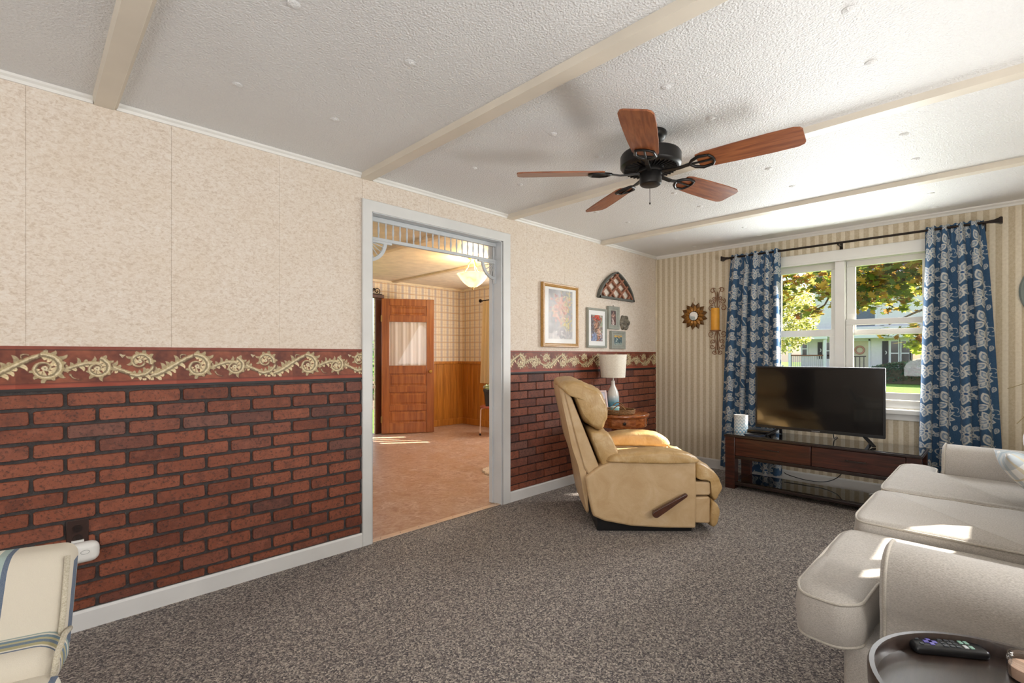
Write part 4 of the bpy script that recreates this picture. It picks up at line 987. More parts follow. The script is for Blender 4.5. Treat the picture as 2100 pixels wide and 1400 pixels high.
picture('framed_painting', 'gilt-framed flower painting with white mat above the brick border', 3.103, 3.600, 1.246, 1.801, .034, .032, M_GOLDF, (-.164, .164, -.205, .225), daub(130, 98, 'A9A8AB', [(120, .5, .45, .42, .34, .06, ['9C9AA0', 'B4B0B0', 'A5A9A0', 'BDB6A8', '8F9298', 'C8BFB0']), (60, .78, .25, .14, .12, .05, ['D8C27A', 'C9BE8E', 'E2D29A']), (50, .75, .66, .14, .08, .05, ['D6C98C', 'CFC6A4', 'DCC870']),
    (240, .46, .38, .19, .15, .05, ['D9A28C', 'E2B896', 'C98A84', 'E6D2B4', 'B98C7C', 'DCA894', 'EBDCC4', 'D0B48A', 'A58A80', 'E0A49C']), (40, .42, .30, .12, .10, .035, ['C47A6A', 'B86A66', 'D88E78']), (60, .5, .95, .4, .07, .07, ['C9C4C2', 'D6D0CC', 'B8B2B4']), (30, .5, .86, .1, .05, .05, ['D8D4D2', 'A29AA0'])], 3, .28))
picture('framed_photo', 'narrow silver-grey framed photo with white mat and red-hatted people', 3.748, 4.058, 1.246, 1.627, .022, .026, M_GREYF, (-.098, .092, -.126, .126),
        daub(96, 64, '8A7F78', [(50, .12, .3, .1, .22, .09, ['55525E', '6E6A70']), (40, .88, .2, .1, .2, .09, ['8FA08A', 'A8AE98']), (50, .48, .12, .14, .06, .08, ['C8402A', 'B5382A', 'D65A3C']), (70, .48, .40, .14, .12, .07, ['6A4634', '54382C', '7C553E']), (36, .42, .38, .07, .06, .06, ['C99A80', 'B98870']),
    (60, .68, .66, .11, .09, .06, ['D0A58C', 'C2937A', 'DDB79E']), (60, .30, .86, .16, .09, .08, ['8796B8', '9FA9C6', '6E7EA4']), (40, .74, .88, .12, .08, .07, ['9A5A42', '54423E', 'B4745A']), (20, .9, .8, .08, .1, .06, ['D8D8DC', '7A88A8'])], 8), ring=.0)
picture('framed_photo', 'small grey-green framed upright photo, higher of the small pair', 4.086, 4.284, 1.437, 1.665, .030, .026, M_GREYF, (-.042, .042, -.072, .072),
        daub(52, 32, '6A5A58', [(40, .5, .15, .3, .08, .12, ['3A3236', '4E4448']), (40, .5, .35, .13, .10, .10, ['B98A7A', 'C49A88']), (50, .42, .75, .14, .14, .10, ['E0D0C8', 'CDB8B0']), (40, .72, .62, .1, .16, .10, ['5A3430', '6E403A'])], 11), mat=M_GREYF, ring=.01)
picture('framed_photo', 'small grey-green framed landscape photo just above the brick border', 4.139, 4.395, 1.238, 1.420, .030, .026, M_GREYF, (-.070, .070, -.045, .048),
        daub(40, 56, '5E6E72', [(40, .5, .1, .3, .05, .10, ['D8B060', 'C79A50']), (60, .5, .55, .22, .16, .09, ['3F5A66', '4E6E74', '2E4450']), (30, .5, .92, .3, .05, .10, ['8A9A94', '9FAEA4']), (24, .34, .5, .06, .14, .07, ['B0BDB8', '7E968E'])], 14), mat=M_GREYF)
# gothic lattice arch
ar = thing('lattice_arch', 'pointed arch wall decor with grey rim and brown lattice', 'wall decor', (4.237, YA-.004, 1.735))
def archx(z): return .318*(1-(z/.285)**1.75)**.8 if z < .285 else 0
zs = [.285*i/16 for i in range(17)]; oc = [(-archx(z), z) for z in zs]+[(archx(z), z) for z in reversed(zs[:-1])]
icx = lambda z: max(0, archx(z+.012)-.020)
rim = MB()
for sg in (-1, 1):
    for i in range(16):
        a, b_ = zs[i], zs[i+1]; rim.prism([(sg*archx(a), a), (sg*archx(b_), b_), (sg*max(0, archx(min(.285, b_+.006))-.020), b_), (sg*max(0, archx(min(.285, a+.006))-.020), a)], -.035, 0)
rim.box(-.318, .318, -.035, 0, 0, .020); rim.tube([(0, -.018, .275), (0, -.018, .283)], .014, 8)
fixn(rim.build('rim', plain('arch_grey', '5D5E58', .6), ar))
for sg in (-1, 1):
    for k in range(-1, 4):
        pts = []
        for i in range(30):
            q = i/29; x = sg*(-.30+.17*k+.42*q**1.15); z = .02+.30*q
            if abs(x) < archx(z)-.012 and .015 < z < .275: pts.append((x, -.014 if sg > 0 else -.017, z))
        if len(pts) > 3:
            lt = MB()
            for p, q in zip(pts[:-1], pts[1:]): lt.bar(p, q, .018, .022, (0, 1, 0))
            lt.build('lattice_slat', wood('lattice_brown', '7A4A34', 'A8735A', .6, (6, 6, 6), 0), ar)
# carved oval plaque
ov = MB(); vs = []; n, m_ = 40, 12
for i in range(m_+1):
    q = i/m_
    for k in range(n):
        a = 2*PI*k/n; R_ = (.098+.008*math.cos(6*a))*q; zz_ = .024*math.sqrt(max(0, 1-q*q))+.007*math.sin(5*a+q*9)*math.sin(q*PI)*1.2+.006*math.cos(q*16)*(1-q)
        vs.append((R_*math.cos(a)*.92, -zz_-.004 if i < m_ else 0, R_*math.sin(a)*.80))
fs = [(i*n+k, (i+1)*n+k, (i+1)*n+(k+1) % n, i*n+(k+1) % n) for i in range(m_) for k in range(n)]
o = fixn(ov.add(vs, fs).build('carved_plaque', plain('plaque_bronze', '7B7364', .6, var=.35, vs=30, bump=.6, bs=60, bd=.004), None, smooth=60, loc=(4.405, YA-.004, 1.512)))
tag(o, 'carved grey-brown oval plaque beside the small upright photo', 'wall decor')

# ------------------------------------------------------------------ window wall ornaments
sm = thing('sunburst_mirror', 'small round mirror with golden sunflower petals on striped wallpaper', 'mirror', (XB-.002, 2.331, 1.594))
def petal(r0, r1, wd, th_):
    o = [(r0, 0), (r0+(r1-r0)*.25, wd*.75), (r0+(r1-r0)*.5, wd), (r0+(r1-r0)*.78, wd*.5), (r1, 0), (r0+(r1-r0)*.78, -wd*.5), (r0+(r1-r0)*.5, -wd), (r0+(r1-r0)*.25, -wd*.75)]
    vs = [(0, a, b_) for a, b_ in o]+[(-th_, r0, 0), (-th_*1.6, r0+(r1-r0)*.5, 0), (-th_, r1, 0)]
    fs = [(0, 1, 8), (1, 2, 9, 8), (2, 3, 9), (3, 4, 10, 9), (4, 5, 9, 10), (5, 6, 9), (6, 7, 8, 9), (7, 0, 8)]
    me = MB().add(vs, fs).mesh('petal'); me.materials.append(M_SUNG); return me
po, pi_ = petal(.055, .148, .030, .006), petal(.045, .112, .027, .010)
pdk = po.copy(); pdk.materials.clear(); pdk.materials.append(plain('sun_dark', '6E4A22', .45, metal=.3, var=.2))
for k in range(13): link('petal', pdk, None, sm, (-.004, 0, 0), (2*PI*k/13, 0, 0))
for k in range(13): link('petal', pi_, None, sm, (-.010, 0, 0), (2*PI*(k+.5)/13, 0, 0))
fx_ = lambda p: (-p[2], p[0], p[1])
fixn(MB().lathe([(.054, 0), (.056, .012), (.050, .020), (.046, .018)], 30, f=fx_).build('rim', M_BRONZE, sm, smooth=50))
fixn(MB().lathe([(.046, .012), (.046, .019)], 30, f=fx_).build('mirror_glass', M_MIRROR, sm))
MB().tube([(-.004, -.012, .14), (-.004, 0, .198), (-.004, .012, .14)], .0015, 6).build('hanging_wire', M_COPPER, sm)
scn = thing('candle_sconce', 'copper scrollwork wall sconce next to the left curtain', 'sconce', (XB-.002, 2.081, 1.43))
sp = MB()
def S(y, z): return (-.012, y, z)
for sg in (-1, 1):
    for (c, r0, r1, a0, tn) in (((.045, .415), .030, .008, 2.6, -1.1), ((.030, .335), .022, .006, 3.4, 1.2), ((.055, .300), .030, .008, 1.0, -1.2), ((.062, .232), .032, .010, 2.2, -1.2),
                                ((.062, -.035), .034, .010, -2.2, 1.2), ((.045, -.115), .026, .008, -1.0, 1.2), ((.052, -.165), .028, .008, -3.0, 1.1), ((.030, -.225), .024, .006, -2.8, 1.2)):
        sp.tube([S(sg*q[0], q[2]) for q in spiral(c, r0, r1, a0, tn, 22)], .0035, 6)
    sp.tube([S(sg*.012, .22), S(sg*.03, .27), S(sg*.012, .33), S(sg*.02, .39), S(sg*.04, .44)], .0035, 6)
    sp.tube([S(sg*.012, -.01), S(sg*.03, -.07), S(sg*.012, -.13), S(sg*.02, -.19), S(sg*.008, -.245)], .0035, 6)
sp.bar((-.010, 0, -.20), (-.010, 0, .40), .010, .005, (0, 1, 0)); sp.build('scrollwork', M_COPPER, scn, smooth=170)
MB().lathe([(.03, -.006), (.052, -.002), (.054, .008), (.050, .008), (.03, 0)], 24, (-.062, 0, -.006)).bar((-.06, 0, -.010), (-.008, 0, -.010), .012, .006).build('candle_cup', M_COPPER, scn, smooth=50)
cn = MB().lathe([(.040, 0), (.0415, .004), (.0415, .222), (.037, .232), (.022, .226), (.004, .222)], 28).build('pillar_candle', M_CANDLE, None, smooth=50, loc=(XB-.064, 2.081, 1.4265))
tag(cn, 'tall amber pillar candle standing in the copper sconce', 'candle')
MB().tube([(0, 0, .22), (.001, 0, .238)], .0015, 6).build('wick', M_BLACK, cn)
rmir = thing('round_mirror', 'round grey-framed mirror cut by the right edge of the picture', 'mirror', (XB-.002, -.325, 1.63))
fixn(MB().lathe([(.205, .0), (.245, 0), (.246, .012), (.236, .024), (.214, .020), (.205, .010)], 56, f=fx_).build('frame', plain('mirror_grey', '7E8A88', .5), rmir, smooth=40))
fixn(MB().lathe([(.206, .004), (.206, .0135)], 56, f=fx_).build('mirror_glass', M_MIRROR, rmir))

# ------------------------------------------------------------------ curtains
def curtain_tile(H=170, W=204):
    """0.36 x 0.30 m repeat: pale jacobean flowers, leaves and vines on denim blue"""
    yy, xx = np.mgrid[0:H, 0:W].astype(float)
    img = np.ones((H, W, 1))*hexrgb('3C5A79')+((np.random.default_rng(1).random((H, W))-.5)*.05)[..., None]
    CR, GR, BL = hexrgb('C6C5C0'), hexrgb('7C8CA0'), hexrgb('35547C')
    s = W/.36
    def blend(m, c):
        nonlocal img
        img = img*(1-m[..., None])+c*m[..., None]
    def wrapped(cx, cy):
        dx = (xx-cx*s+W/2) % W-W/2; dy = (yy-cy*s+H/2) % H-H/2; return dx, dy
    def petal_(cx, cy, ang, R, wd, veins=True, r0=0.0):
        dx, dy = wrapped(cx, cy); R *= s; wd *= s
        wd *= .86; p = dx*math.cos(ang)+dy*math.sin(ang)-r0*s; q = -dx*math.sin(ang)+dy*math.cos(ang)
        u = np.clip(p/R, 0, 1); env = wd*np.sin(PI*u**.85)**.75
        ins = (p > 0)&(p < R)
        d = np.where(ins, env-np.abs(q), -9); blend(np.clip(d+.5, 0, 1), CR)
        u2 = np.clip((p/R-.12)/.70, 0, 1); e2 = wd*.66*np.sin(PI*u2**.9)**.8; i2 = (u2 > 0)&(u2 < 1)
        d2 = np.where(i2, e2-np.abs(q), -9); blend(np.clip(d2+.5, 0, 1), GR)
        if veins:
            d3 = np.where(i2&(np.abs(q) < .8), 1, 0)*1.0; blend(d3*.7, BL)
            u4 = np.clip((p/R-.28)/.4, 0, 1); e4 = wd*.34*np.sin(PI*u4)**.8; d4 = np.where((u4 > 0)&(u4 < 1), e4-np.abs(q), -9); blend(np.clip(d4+.5, 0, 1)*.8, CR)
    def flower(cx, cy, R, k, rot, ctr=True):
        for j in range(k): petal_(cx, cy, rot+2*PI*j/k, R, R*.30, True, .004)
        if ctr:
            dx, dy = wrapped(cx, cy); r = np.hypot(dx, dy); blend(np.clip(.016*s-r+.5, 0, 1), CR); blend(np.clip(.009*s-r+.5, 0, 1), BL)
    def vine(pts, wd=.0022):
        for x, y in pts:
            dx, dy = wrapped(x, y); blend(np.clip(wd*s-np.hypot(dx, dy)+.5, 0, 1), CR)
    def sp(cx, cy, r0, r1, a0, tn, n=60): return [(cx+(r0+(r1-r0)*i/n)*math.cos(a0+tn*2*PI*i/n), cy+(r0+(r1-r0)*i/n)*math.sin(a0+tn*2*PI*i/n)) for i in range(n+1)]
    vine(sp(.165, .07, .050, .010, PI*.9, -1.1)); vine(sp(.345, .21, .045, .010, 0.4, 1.1)); vine([(.09+.0*i, .17+.002*i) for i in range(40)]); vine([(.27+.0008*i, .02+.002*i) for i in range(40)]); vine(sp(.19, .225, .04, .008, 0, .9))
    flower(.085, .075, .082, 8, .2)
    petal_(.078, .20, -2.6, .062, .022); petal_(.078, .20, -.6, .060, .022); petal_(.080, .205, .35, .080, .028); petal_(.075, .205, 1.7, .062, .023); petal_(.07, .205, 2.8, .066, .023)
    flower(.262, .27, .074, 9, .1, True)
    petal_(.262, .26, -1.0, .088, .018); petal_(.268, .265, -.6, .084, .016)
    petal_(.265, .145, -1.9, .088, .030); petal_(.262, .15, -.6, .066, .026); petal_(.262, .15, .5, .078, .028); petal_(.258, .152, 2.6, .078, .028)
    petal_(.165, .115, -.9, .040, .015); petal_(.175, .165, .7, .040, .014); petal_(.345, .02, 1.9, .044, .016); petal_(.01, .13, -.5, .042, .015); petal_(.17, .27, .2, .045, .016); petal_(.175, .02, 2.4, .04, .014)
    for k in range(7):
        a = k*.5
        dx, dy = wrapped(.315+.012*math.cos(a*2), .150+.008*k); blend(np.clip(.0035*s-np.hypot(dx, dy)+.5, 0, 1), CR)
    return np.clip(img, 0, 1)
CT = curtain_tile()
def curtain(name, label, yl_t, yr_t, yl_b, yr_b, zt, zb, L, folds, phase, x0, hem=0, amp=.030):
    W_, H_ = 300, 620; u = np.linspace(0, 1, W_); v_ = np.linspace(0, 1, H_)
    P = np.zeros((H_, W_, 3))
    wv_ = u+.020*np.sin(2*PI*u*2.3+phase)
    yl = yl_t+(yl_b-yl_t)*v_**.8; yr = yr_t+(yr_b-yr_t)*v_**.8
    ph_ = 2*PI*folds*wv_+phase
    gather = np.exp(-((v_-.04)/.05)**2)
    A = amp*(.45+.55*np.minimum(1, v_*5))
    P[..., 1] = yl[:, None]+(yr-yl)[:, None]*u[None]+.010*np.sin(2*ph_)[None]*np.minimum(1, v_*6)[:, None]
    fold = np.sin(ph_)+.35*np.sin(2*ph_+1.1)
    P[..., 0] = x0+A[:, None]*fold[None]+.006*np.sin(2*PI*u*folds*3.1)[None]*gather[:, None]+.004*np.sin(v_[:, None]*9+u[None]*7)
    P[..., 2] = zt+.006*np.sin(2*PI*u*folds*2)[None]*np.exp(-v_*40)[:, None]+(zb-zt)*v_[:, None]
    uc = ((u*L)/.36 % 1*CT.shape[1]).astype(int); vc = ((v_*(zt-zb))/.30 % 1*CT.shape[0]).astype(int)
    o = grid_print(name, P, CT[vc][:, uc], M_CURT); sd = o.modifiers.new('s', 'SOLIDIFY'); sd.thickness = .0015
    return tag(o, label, 'curtain')
XR = 4.955
curtain('curtain', 'blue floral curtain left of the window, beside the sconce', 1.905, 1.455, 2.010, 1.440, 2.165, .055, .82, 5, .6, XR)
curtain('curtain', 'blue floral curtain right of the window, behind the sofa arm', .425, .100, .485, -.010, 2.165, .055, .72, 4, 2.2, XR)
rod = thing('curtain_rod', 'long dark bronze curtain rod above the front window', 'curtain rod', (XR, 1.0, 2.142))
part(MB().tube([(XR, .07, 2.142), (XR, 1.93, 2.142)], .0095, 12), 'pole', M_BRONZE, rod, smooth=60)
for y, sg in ((.075, -1), (1.925, 1)):
    part(MB().lathe([(.011, 0), (.014, .01), (.016, .03), (.026, .052), (.032, .060), (.032, .070), (.026, .074)], 4, (XR, y, 2.142), f=lambda p, sg=sg: ((p[0]+p[1])*.72, sg*p[2], (p[1]-p[0])*.72)), 'finial', M_BRONZE, rod)
for y in (.10, 1.0, 1.90):
    part(MB().box(XR-.012, XB, y-.006, y+.006, 2.122, 2.131).box(XB-.006, XB, y-.012, y+.012, 2.095, 2.165), 'bracket', M_BRONZE, rod)

# ------------------------------------------------------------------ media console, television and small things on it
mc = thing('media_console', 'long dark brown media console with glass top and open lower shelf', 'media console', (4.62, 1.07, 0))
cx0, cx1, cy0, cy1 = 4.407, 4.835, .400, 1.745
def cp(mb, name, m, **k): return part(mb, name, m, mc, **k)
for x0 in (cx0, cx1-.05):
    for y0 in (cy0, cy1-.083):
        cp(MB().box(x0, x0+(.083 if x0 == cx0 else .05), y0, y0+.083, 0, .452), 'leg', M_ESP, bev=.003)
cp(MB().box(cx0-.008, cx1+.005, cy0-.008, cy1+.008, .452, .470), 'top_frame', M_ESPD, bev=.003)
cp(MB().box(cx0+.002, cx1-.002, cy0+.002, cy1-.002, .470, .476), 'glass_top', M_BGLASS, bev=.001)
cp(MB().box(cx0+.03, cx1-.01, cy0+.083, cy1-.083, .292, .452), 'carcass', M_ESPD)
cp(MB().box(cx0+.004, cx1-.02, cy0+.083, cy1-.083, .266, .292), 'lower_rail', M_ESPD, bev=.003)
for y0, y1 in ((1.077, 1.660), (.485, 1.072)):
    d_ = cp(MB().box(cx0+.006, cx0+.03, y0, y1, .294, .449), 'drawer', M_ESP, bev=.004)
    yc = (y0+y1)/2
    h_ = MB().box(cx0-.016, cx0-.006, yc-.068, yc+.068, .370, .380).box(cx0-.008, cx0+.008, yc-.062, yc-.050, .370, .380).box(cx0-.008, cx0+.008, yc+.050, yc+.062, .370, .380).build('handle', M_ESPD, None, bev=.002)
    h_.parent = d_
cp(MB().box(cx0, cx1, cy0+.083, cy1-.083, .036, .060).box(cx0+.083, cx1-.05, cy0+.02, cy0+.083, .036, .060).box(cx0+.083, cx1-.05, cy1-.083, cy1-.02, .036, .060), 'shelf_frame', M_ESPD, bev=.003)
cp(MB().box(cx0+.03, cx1-.03, cy0+.09, cy1-.09, .060, .066), 'shelf_glass', M_BGLASS)
cp(MB().box(cx0+.083, cx1-.05, cy0+.02, cy0+.05, .06, .29), 'end_panel', M_ESPD)

tvx = 4.62
tv = thing('television', 'flat black television standing on the media console', 'television', (tvx, 1.095, .476))
ty0, ty1, tz0, tz1 = .630, 1.560, .537, 1.077
tp = lambda mb, name, m, **k: part(mb, name, m, tv, **k)
tp(MB().box(tvx, tvx+.035, ty0, ty1, tz0, tz1), 'cabinet', M_BLACK, bev=.006)
tp(MB().box(tvx+.03, tvx+.085, ty0+.15, ty1-.15, tz0+.02, tz0+.32), 'rear_bulge', M_BLACK, bev=.02)
tp(MB().box(tvx-.006, tvx, ty0, ty1, tz1-.014, tz1).box(tvx-.006, tvx, ty0, ty1, tz0, tz0+.024).box(tvx-.006, tvx, ty0, ty0+.014, tz0+.024, tz1-.014).box(tvx-.006, tvx, ty1-.014, ty1, tz0+.024, tz1-.014), 'bezel', M_BLACK, bev=.002)
tp(MB().box(tvx-.003, tvx+.001, ty0+.012, ty1-.012, tz0+.022, tz1-.012), 'screen', M_SCREEN)
tp(MB().box(tvx-.0066, tvx-.005, 1.06, 1.12, tz0+.006, tz0+.012), 'badge', plain('badge_grey', '8A8A8C', .4))
for yc in (.77, 1.36):
    ft = MB()
    sg = -1 if yc < 1 else 1
    for q, w_ in ((-.10, .085), (.11, .03)): ft.bar((tvx+.015, yc, .548), (tvx+.015+q, yc+sg*w_, .4825), .026, .011)
    tp(ft, 'foot', M_BLACK, bev=.002)
cj = thing('chevron_jar', 'pale blue and white chevron candle jar on the console', 'jar', (4.66, 1.700-.0, .4762))
Hh, Ww = 40, 97
uu = np.linspace(0, 2*PI, Ww); zz = np.linspace(.148, 0, Hh); P = np.zeros((Hh, Ww, 3)); P[..., 0] = .0585*np.cos(uu)[None]; P[..., 1] = .0585*np.sin(uu)[None]; P[..., 2] = zz[:, None]
tri = np.abs(((uu/(2*PI)*12) % 1)-.5)*2; fz = ((zz[:, None]+.022*tri[None])/.030) % 1; gz = np.clip(zz/.148, 0, 1)[:, None, None]
im = np.where(fz[..., None] < .5, hexrgb('ECECEA'), (1-gz)*hexrgb('7FB3D0')+gz*hexrgb('CFCFCB'))
cjb = grid_print('jar_wall', P, im, printed('chevron_glaze', .35, .4), cj)
MB().lathe([(.0575, 0), (.0575, .12), (.01, .122)], 40).build('wax_fill', M_CERW, cj)
MB().lathe([(.0575, .1475), (.060, .147), (.060, .151), (.0565, .151), (.0565, .12)], 40).build('jar_rim', M_CERW, cj)
sb = thing('cable_box', 'flat black cable box under the left end of the television', 'cable box', (4.665, 1.525, .4762), math.radians(4))
MB().box(-.075, .075, -.10, .10, .004, .036).build('case', M_BLACK, sb, bev=.004); MB().box(-.0775, -.074, -.095, .095, .008, .032).build('front_panel', M_BGLASS, sb)
for sx_ in (-.06, .06): MB().box(sx_-.008, sx_+.008, -.09, .09, 0, .004).build('rubber_foot', M_DARK, sb)
lf = thing('papers', 'thin stack of dark booklets lying beside the cable box', 'booklets', (4.51, 1.53, .4762), math.radians(-12))
MB().box(-.05, .05, -.07, .07, 0, .006).build('lower_booklet', plain('booklet_blue', '3A4458', .5), lf); MB().box(-.045, .05, -.06, .068, .006, .010).build('upper_booklet', plain('booklet_dark', '1E1E22', .4), lf, rot=(0, 0, .2))
pc = MB().tube(catmull([(4.72, .99, .545), (4.72, .985, .50), (4.75, .985, .482), (4.85, .99, .482), (4.875, .96, .42), (4.87, .93, .28), (4.87, .97, .16), (4.82, 1.06, .10), (4.80, 1.20, .09), (4.84, 1.35, .10), (4.87, 1.40, .11)], 6, False), .004, 6)
tag(pc.build('power_cord', M_BLACK, None, smooth=170), 'black power cord drooping behind the console shelf', 'cord')
wc = MB().tube(catmull([(4.92, .66, .26), (4.90, .655, .14), (4.86, .66, .085), (4.80, .72, .0705), (4.74, .75, .0705), (4.70, .68, .0705), (4.72, .60, .0705)], 6, False), .003, 6)
tag(wc.build('white_cord', M_WHITEP, None, smooth=170), 'thin white cord lying on the right of the console shelf', 'cord')

# ------------------------------------------------------------------ sofa
so = thing('sofa', 'long light grey linen sofa along the right wall', 'sofa', (2.80, -.05, 0))
def sp_(mb, name, m=M_SOFA, **k): return part(mb, name, m, so, **k)
sp_(rounded_box(MB(), 2.16, .80, .30, .03, (2.81, -.06, .175)), 'base', smooth=60)
c1 = [(1.945, -.12), (2.435, -.12), (2.435, .445), (2.34, .470), (1.76, .470), (1.675, .440), (1.665, .335), (1.72, .285), (1.945, .275)]
c2 = [(2.445, -.12), (3.085, -.12), (3.085, .445), (3.0, .455), (2.55, .455), (2.445, .430)]
c3 = [(3.095, -.12), (3.735, -.12), (3.735, .27), (3.90, .275), (3.955, .33), (3.945, .43), (3.86, .455), (3.2, .455), (3.095, .440)]
for poly, z0, z1, sd in ((c1, .315, .455, 1), (c2, .325, .492, 2), (c3, .325, .495, 3)):
    mb, pp = cushion_poly(poly, z0, z1, .04, .014, .004, sd)
    o = mb.build('seat_cushion', M_SOFA, None, smooth=60); fixn(o); rel(o, so)
    q = pp.build('piping', M_SOFAP, None, smooth=170); q.parent = o
def arm(xc, dz):
    # rolled arm: plan y -.50...24, profile in x,z
    o = [(xc-.105, .03), (xc-.108, .40), (xc-.115, .50+dz), (xc-.112, .57+dz), (xc-.085, .622+dz), (xc-.03, .643+dz), (xc+.03, .643+dz), (xc+.085, .622+dz), (xc+.112, .57+dz), (xc+.115, .50+dz), (xc+.108, .40), (xc+.105, .03)]
    pr = catmull(o, 3)
    mb = MB(); vs = []; n = len(pr); lay = [(.240, .94), (.250, .965), (.246, .99), (.232, 1.0), (.1, 1.0), (-.1, 1.0), (-.3, 1.0), (-.50, 1.0)]
    for y, s_ in lay:
        for a, b_ in pr: vs.append((xc+(a-xc)*s_, y, .33+(b_-.33)*s_ if b_ > .05 else b_))
    fs = [tuple(range(n)), tuple(range((len(lay)-1)*n, len(lay)*n))]
    for l in range(len(lay)-1): fs += [(l*n+i, l*n+(i+1) % n, (l+1)*n+(i+1) % n, (l+1)*n+i) for i in range(n)]
    ob = mb.add(vs, fs).build('arm', M_SOFA, None, smooth=50); fixn(ob); rel(ob, so)
    pp = MB().tube([(xc+(a-xc)*1.004, .238, .33+(b_-.33)*1.006) for a, b_ in pr if b_ > .05], .005, 6).build('piping', M_SOFAP, None, smooth=170); pp.parent = ob
arm(1.845, -.038); arm(3.845, .005)
o = sp_(rounded_box(MB(), 2.22, .17, .80, .06, (2.84, -.50, .43), (0, .0, 0)), 'back', smooth=60)
for x0, x1 in ((1.95, 2.54), (2.545, 3.13), (3.135, 3.725)):
    ob = rounded_box(MB(), x1-x0, .24, .40, .085, ((x0+x1)/2, -.335, .670), (.01, .035, .02), f=lambda p: (p.x, p.y-.10*(p.z/.4), p.z)).build('back_cushion', M_SOFA, None, smooth=170); rel(ob, so)
for x in (1.80, 3.88):
    for y in (-.42, .28): sp_(MB().lathe([(.018, 0), (.026, .035)], 10, (x, y, 0)), 'leg', M_ESPD)
def pillow(name, label, loc, rot, sz, m, col_=None):
    s_, th_ = sz; N = 24; vs = []; fs = []; cols = []
    for sgn in (1, -1):
        for i in range(N+1):
            for j in range(N+1):
                a, b_ = -1+2*i/N, -1+2*j/N
                e = (1-abs(a)**2.4)*(1-abs(b_)**2.4); pin = 1-.07*(1-a*a)*(abs(b_)**3)-.0; pin2 = 1-.07*(1-b_*b_)*(abs(a)**3)
                vs.append((a*s_/2*pin2, sgn*th_/2*max(0, e)**.5, b_*s_/2*pin))
    n1 = (N+1)**2
    for i in range(N):
        for j in range(N):
            q = i*(N+1)+j; f_ = (q, q+1, q+N+2, q+N+1); fs += [f_, tuple(n1+k for k in f_[::-1])]
    mb = MB().add(vs, fs); o = mb.build(name, m, None, smooth=170, loc=loc, rot=rot)
    bm = bmesh.new(); bm.from_mesh(o.data); bmesh.ops.remove_doubles(bm, verts=bm.verts, dist=1e-5); bmesh.ops.recalc_face_normals(bm, faces=bm.faces); bm.to_mesh(o.data); bm.free()
    return tag(o, label, 'pillow')
t = NT('pillow_plaid'); v = t.coord('Object'); sx = t.n('ShaderNodeSeparateXYZ'); t.l(v, sx.inputs[0])
P_ = 1/.16; b = t.mix(0, 'E4E4E2', 'E4E4E2')
b = t.mix(t.math('MULTIPLY', band(sx.outputs[0], .0, .42), .55), b, '8FA3B0'); b = t.mix(t.math('MULTIPLY', band(sx.outputs[2], .0, .42), .55), b, '8FA3B0')
b = t.mix(t.math('MULTIPLY', band(sx.outputs[0], .6, .66), .6), b, 'C9B78E'); b = t.mix(t.math('MULTIPLY', band(sx.outputs[2], .6, .66), .6), b, 'C9B78E')
t.bump(t.noise(v, 300, 2), .2, .001); M_PLAIDP = t.fin(b, .9, spec=.2)
pillow('throw_pillow', 'blue-grey plaid throw pillow leaning on the near sofa cushions', (3.11, -.13, .615), (math.radians(-48), math.radians(6), math.radians(6)), (.38, .13), M_PLAIDP)
pillow('throw_pillow', 'plain white throw pillow against the far sofa arm', (3.60, -.16, .655), (math.radians(-22), 0, math.radians(-6)), (.34, .12), fabric('pillow_white', 'D9D8DC', 'ECEBEE', 300))

# ------------------------------------------------------------------ tray table in the near right corner, with remote and candle
tb = thing('tray_table', 'round dark wood tray-top side table in the near corner', 'side table', (1.168, -.0326, 0))
M_TRAY = wood('tray_wood', '2A211D', '3D302A', .3, (2, 12, 4), .3)
fixn(MB().lathe([(.196, .548), (.212, .552), (.217, .562), (.218, .594), (.215, .600), (.207, .600), (.204, .594), (.203, .573)], 64).build('rim', M_TRAY, tb, smooth=40))
MB().lathe([(.205, .553), (.205, .571)], 64).build('tray_floor', M_TRAY, tb)
MB().lathe([(.04, .53), (.05, .552)], 20).build('mount', M_BLACK, tb)
for k in range(3):
    a = 2*PI*k/3+.4
    MB().tube([(.045*math.cos(a), .045*math.sin(a), .54), (.18*math.cos(a), .18*math.sin(a), .0)], .012, 10).build('leg', M_ESPD, tb, smooth=80)
rm = thing('remote_control', 'slim black remote with purple pad lying on the tray table', 'remote', (1.318, .080, .5715), math.atan2(.024-.115, 1.335-1.272))
rr_ = MB(); o = rounded_box(rr_, .132, .040, .018, .008, (0, 0, .010), (0, 0, .001)).build('case', M_BLACK, rm, smooth=60)
M_PURP = plain('button_purple', '6A62B0', .4); M_BTN = plain('button_grey', '3A3E42', .45); M_BTG = plain('button_green', '8FB5A4', .4); M_BTW = plain('button_white', 'C8CCCC', .4)
def btn(x, y, sx_, sy_, m): MB().box(x-sx_/2, x+sx_/2, y-sy_/2, y+sy_/2, .018, .0212).build('button', m, rm, bev=.0008)
btn(-.030, 0, .024, .008, M_PURP); btn(-.030, 0, .008, .022, M_PURP); btn(-.050, .009, .007, .006, M_BTN); btn(-.050, -.009, .007, .006, M_BTN)
for x in (-.008, .004, .014):
    for y in (-.010, 0, .010): btn(x, y, .008, .006, M_BTN)
btn(.028, .008, .007, .010, M_BTG); btn(.028, -.008, .007, .010, M_BTW); btn(.038, .008, .007, .010, M_BTG); btn(.038, -.008, .007, .010, M_BTG)
MB().box(.066, .0705, -.006, .006, .003, .012).build('tab', M_PURP, rm, bev=.001)
jc = thing('candle_jar', 'clear glass jar with pale pink candle near the tray edge', 'candle', (1.312, -.036, .5715))
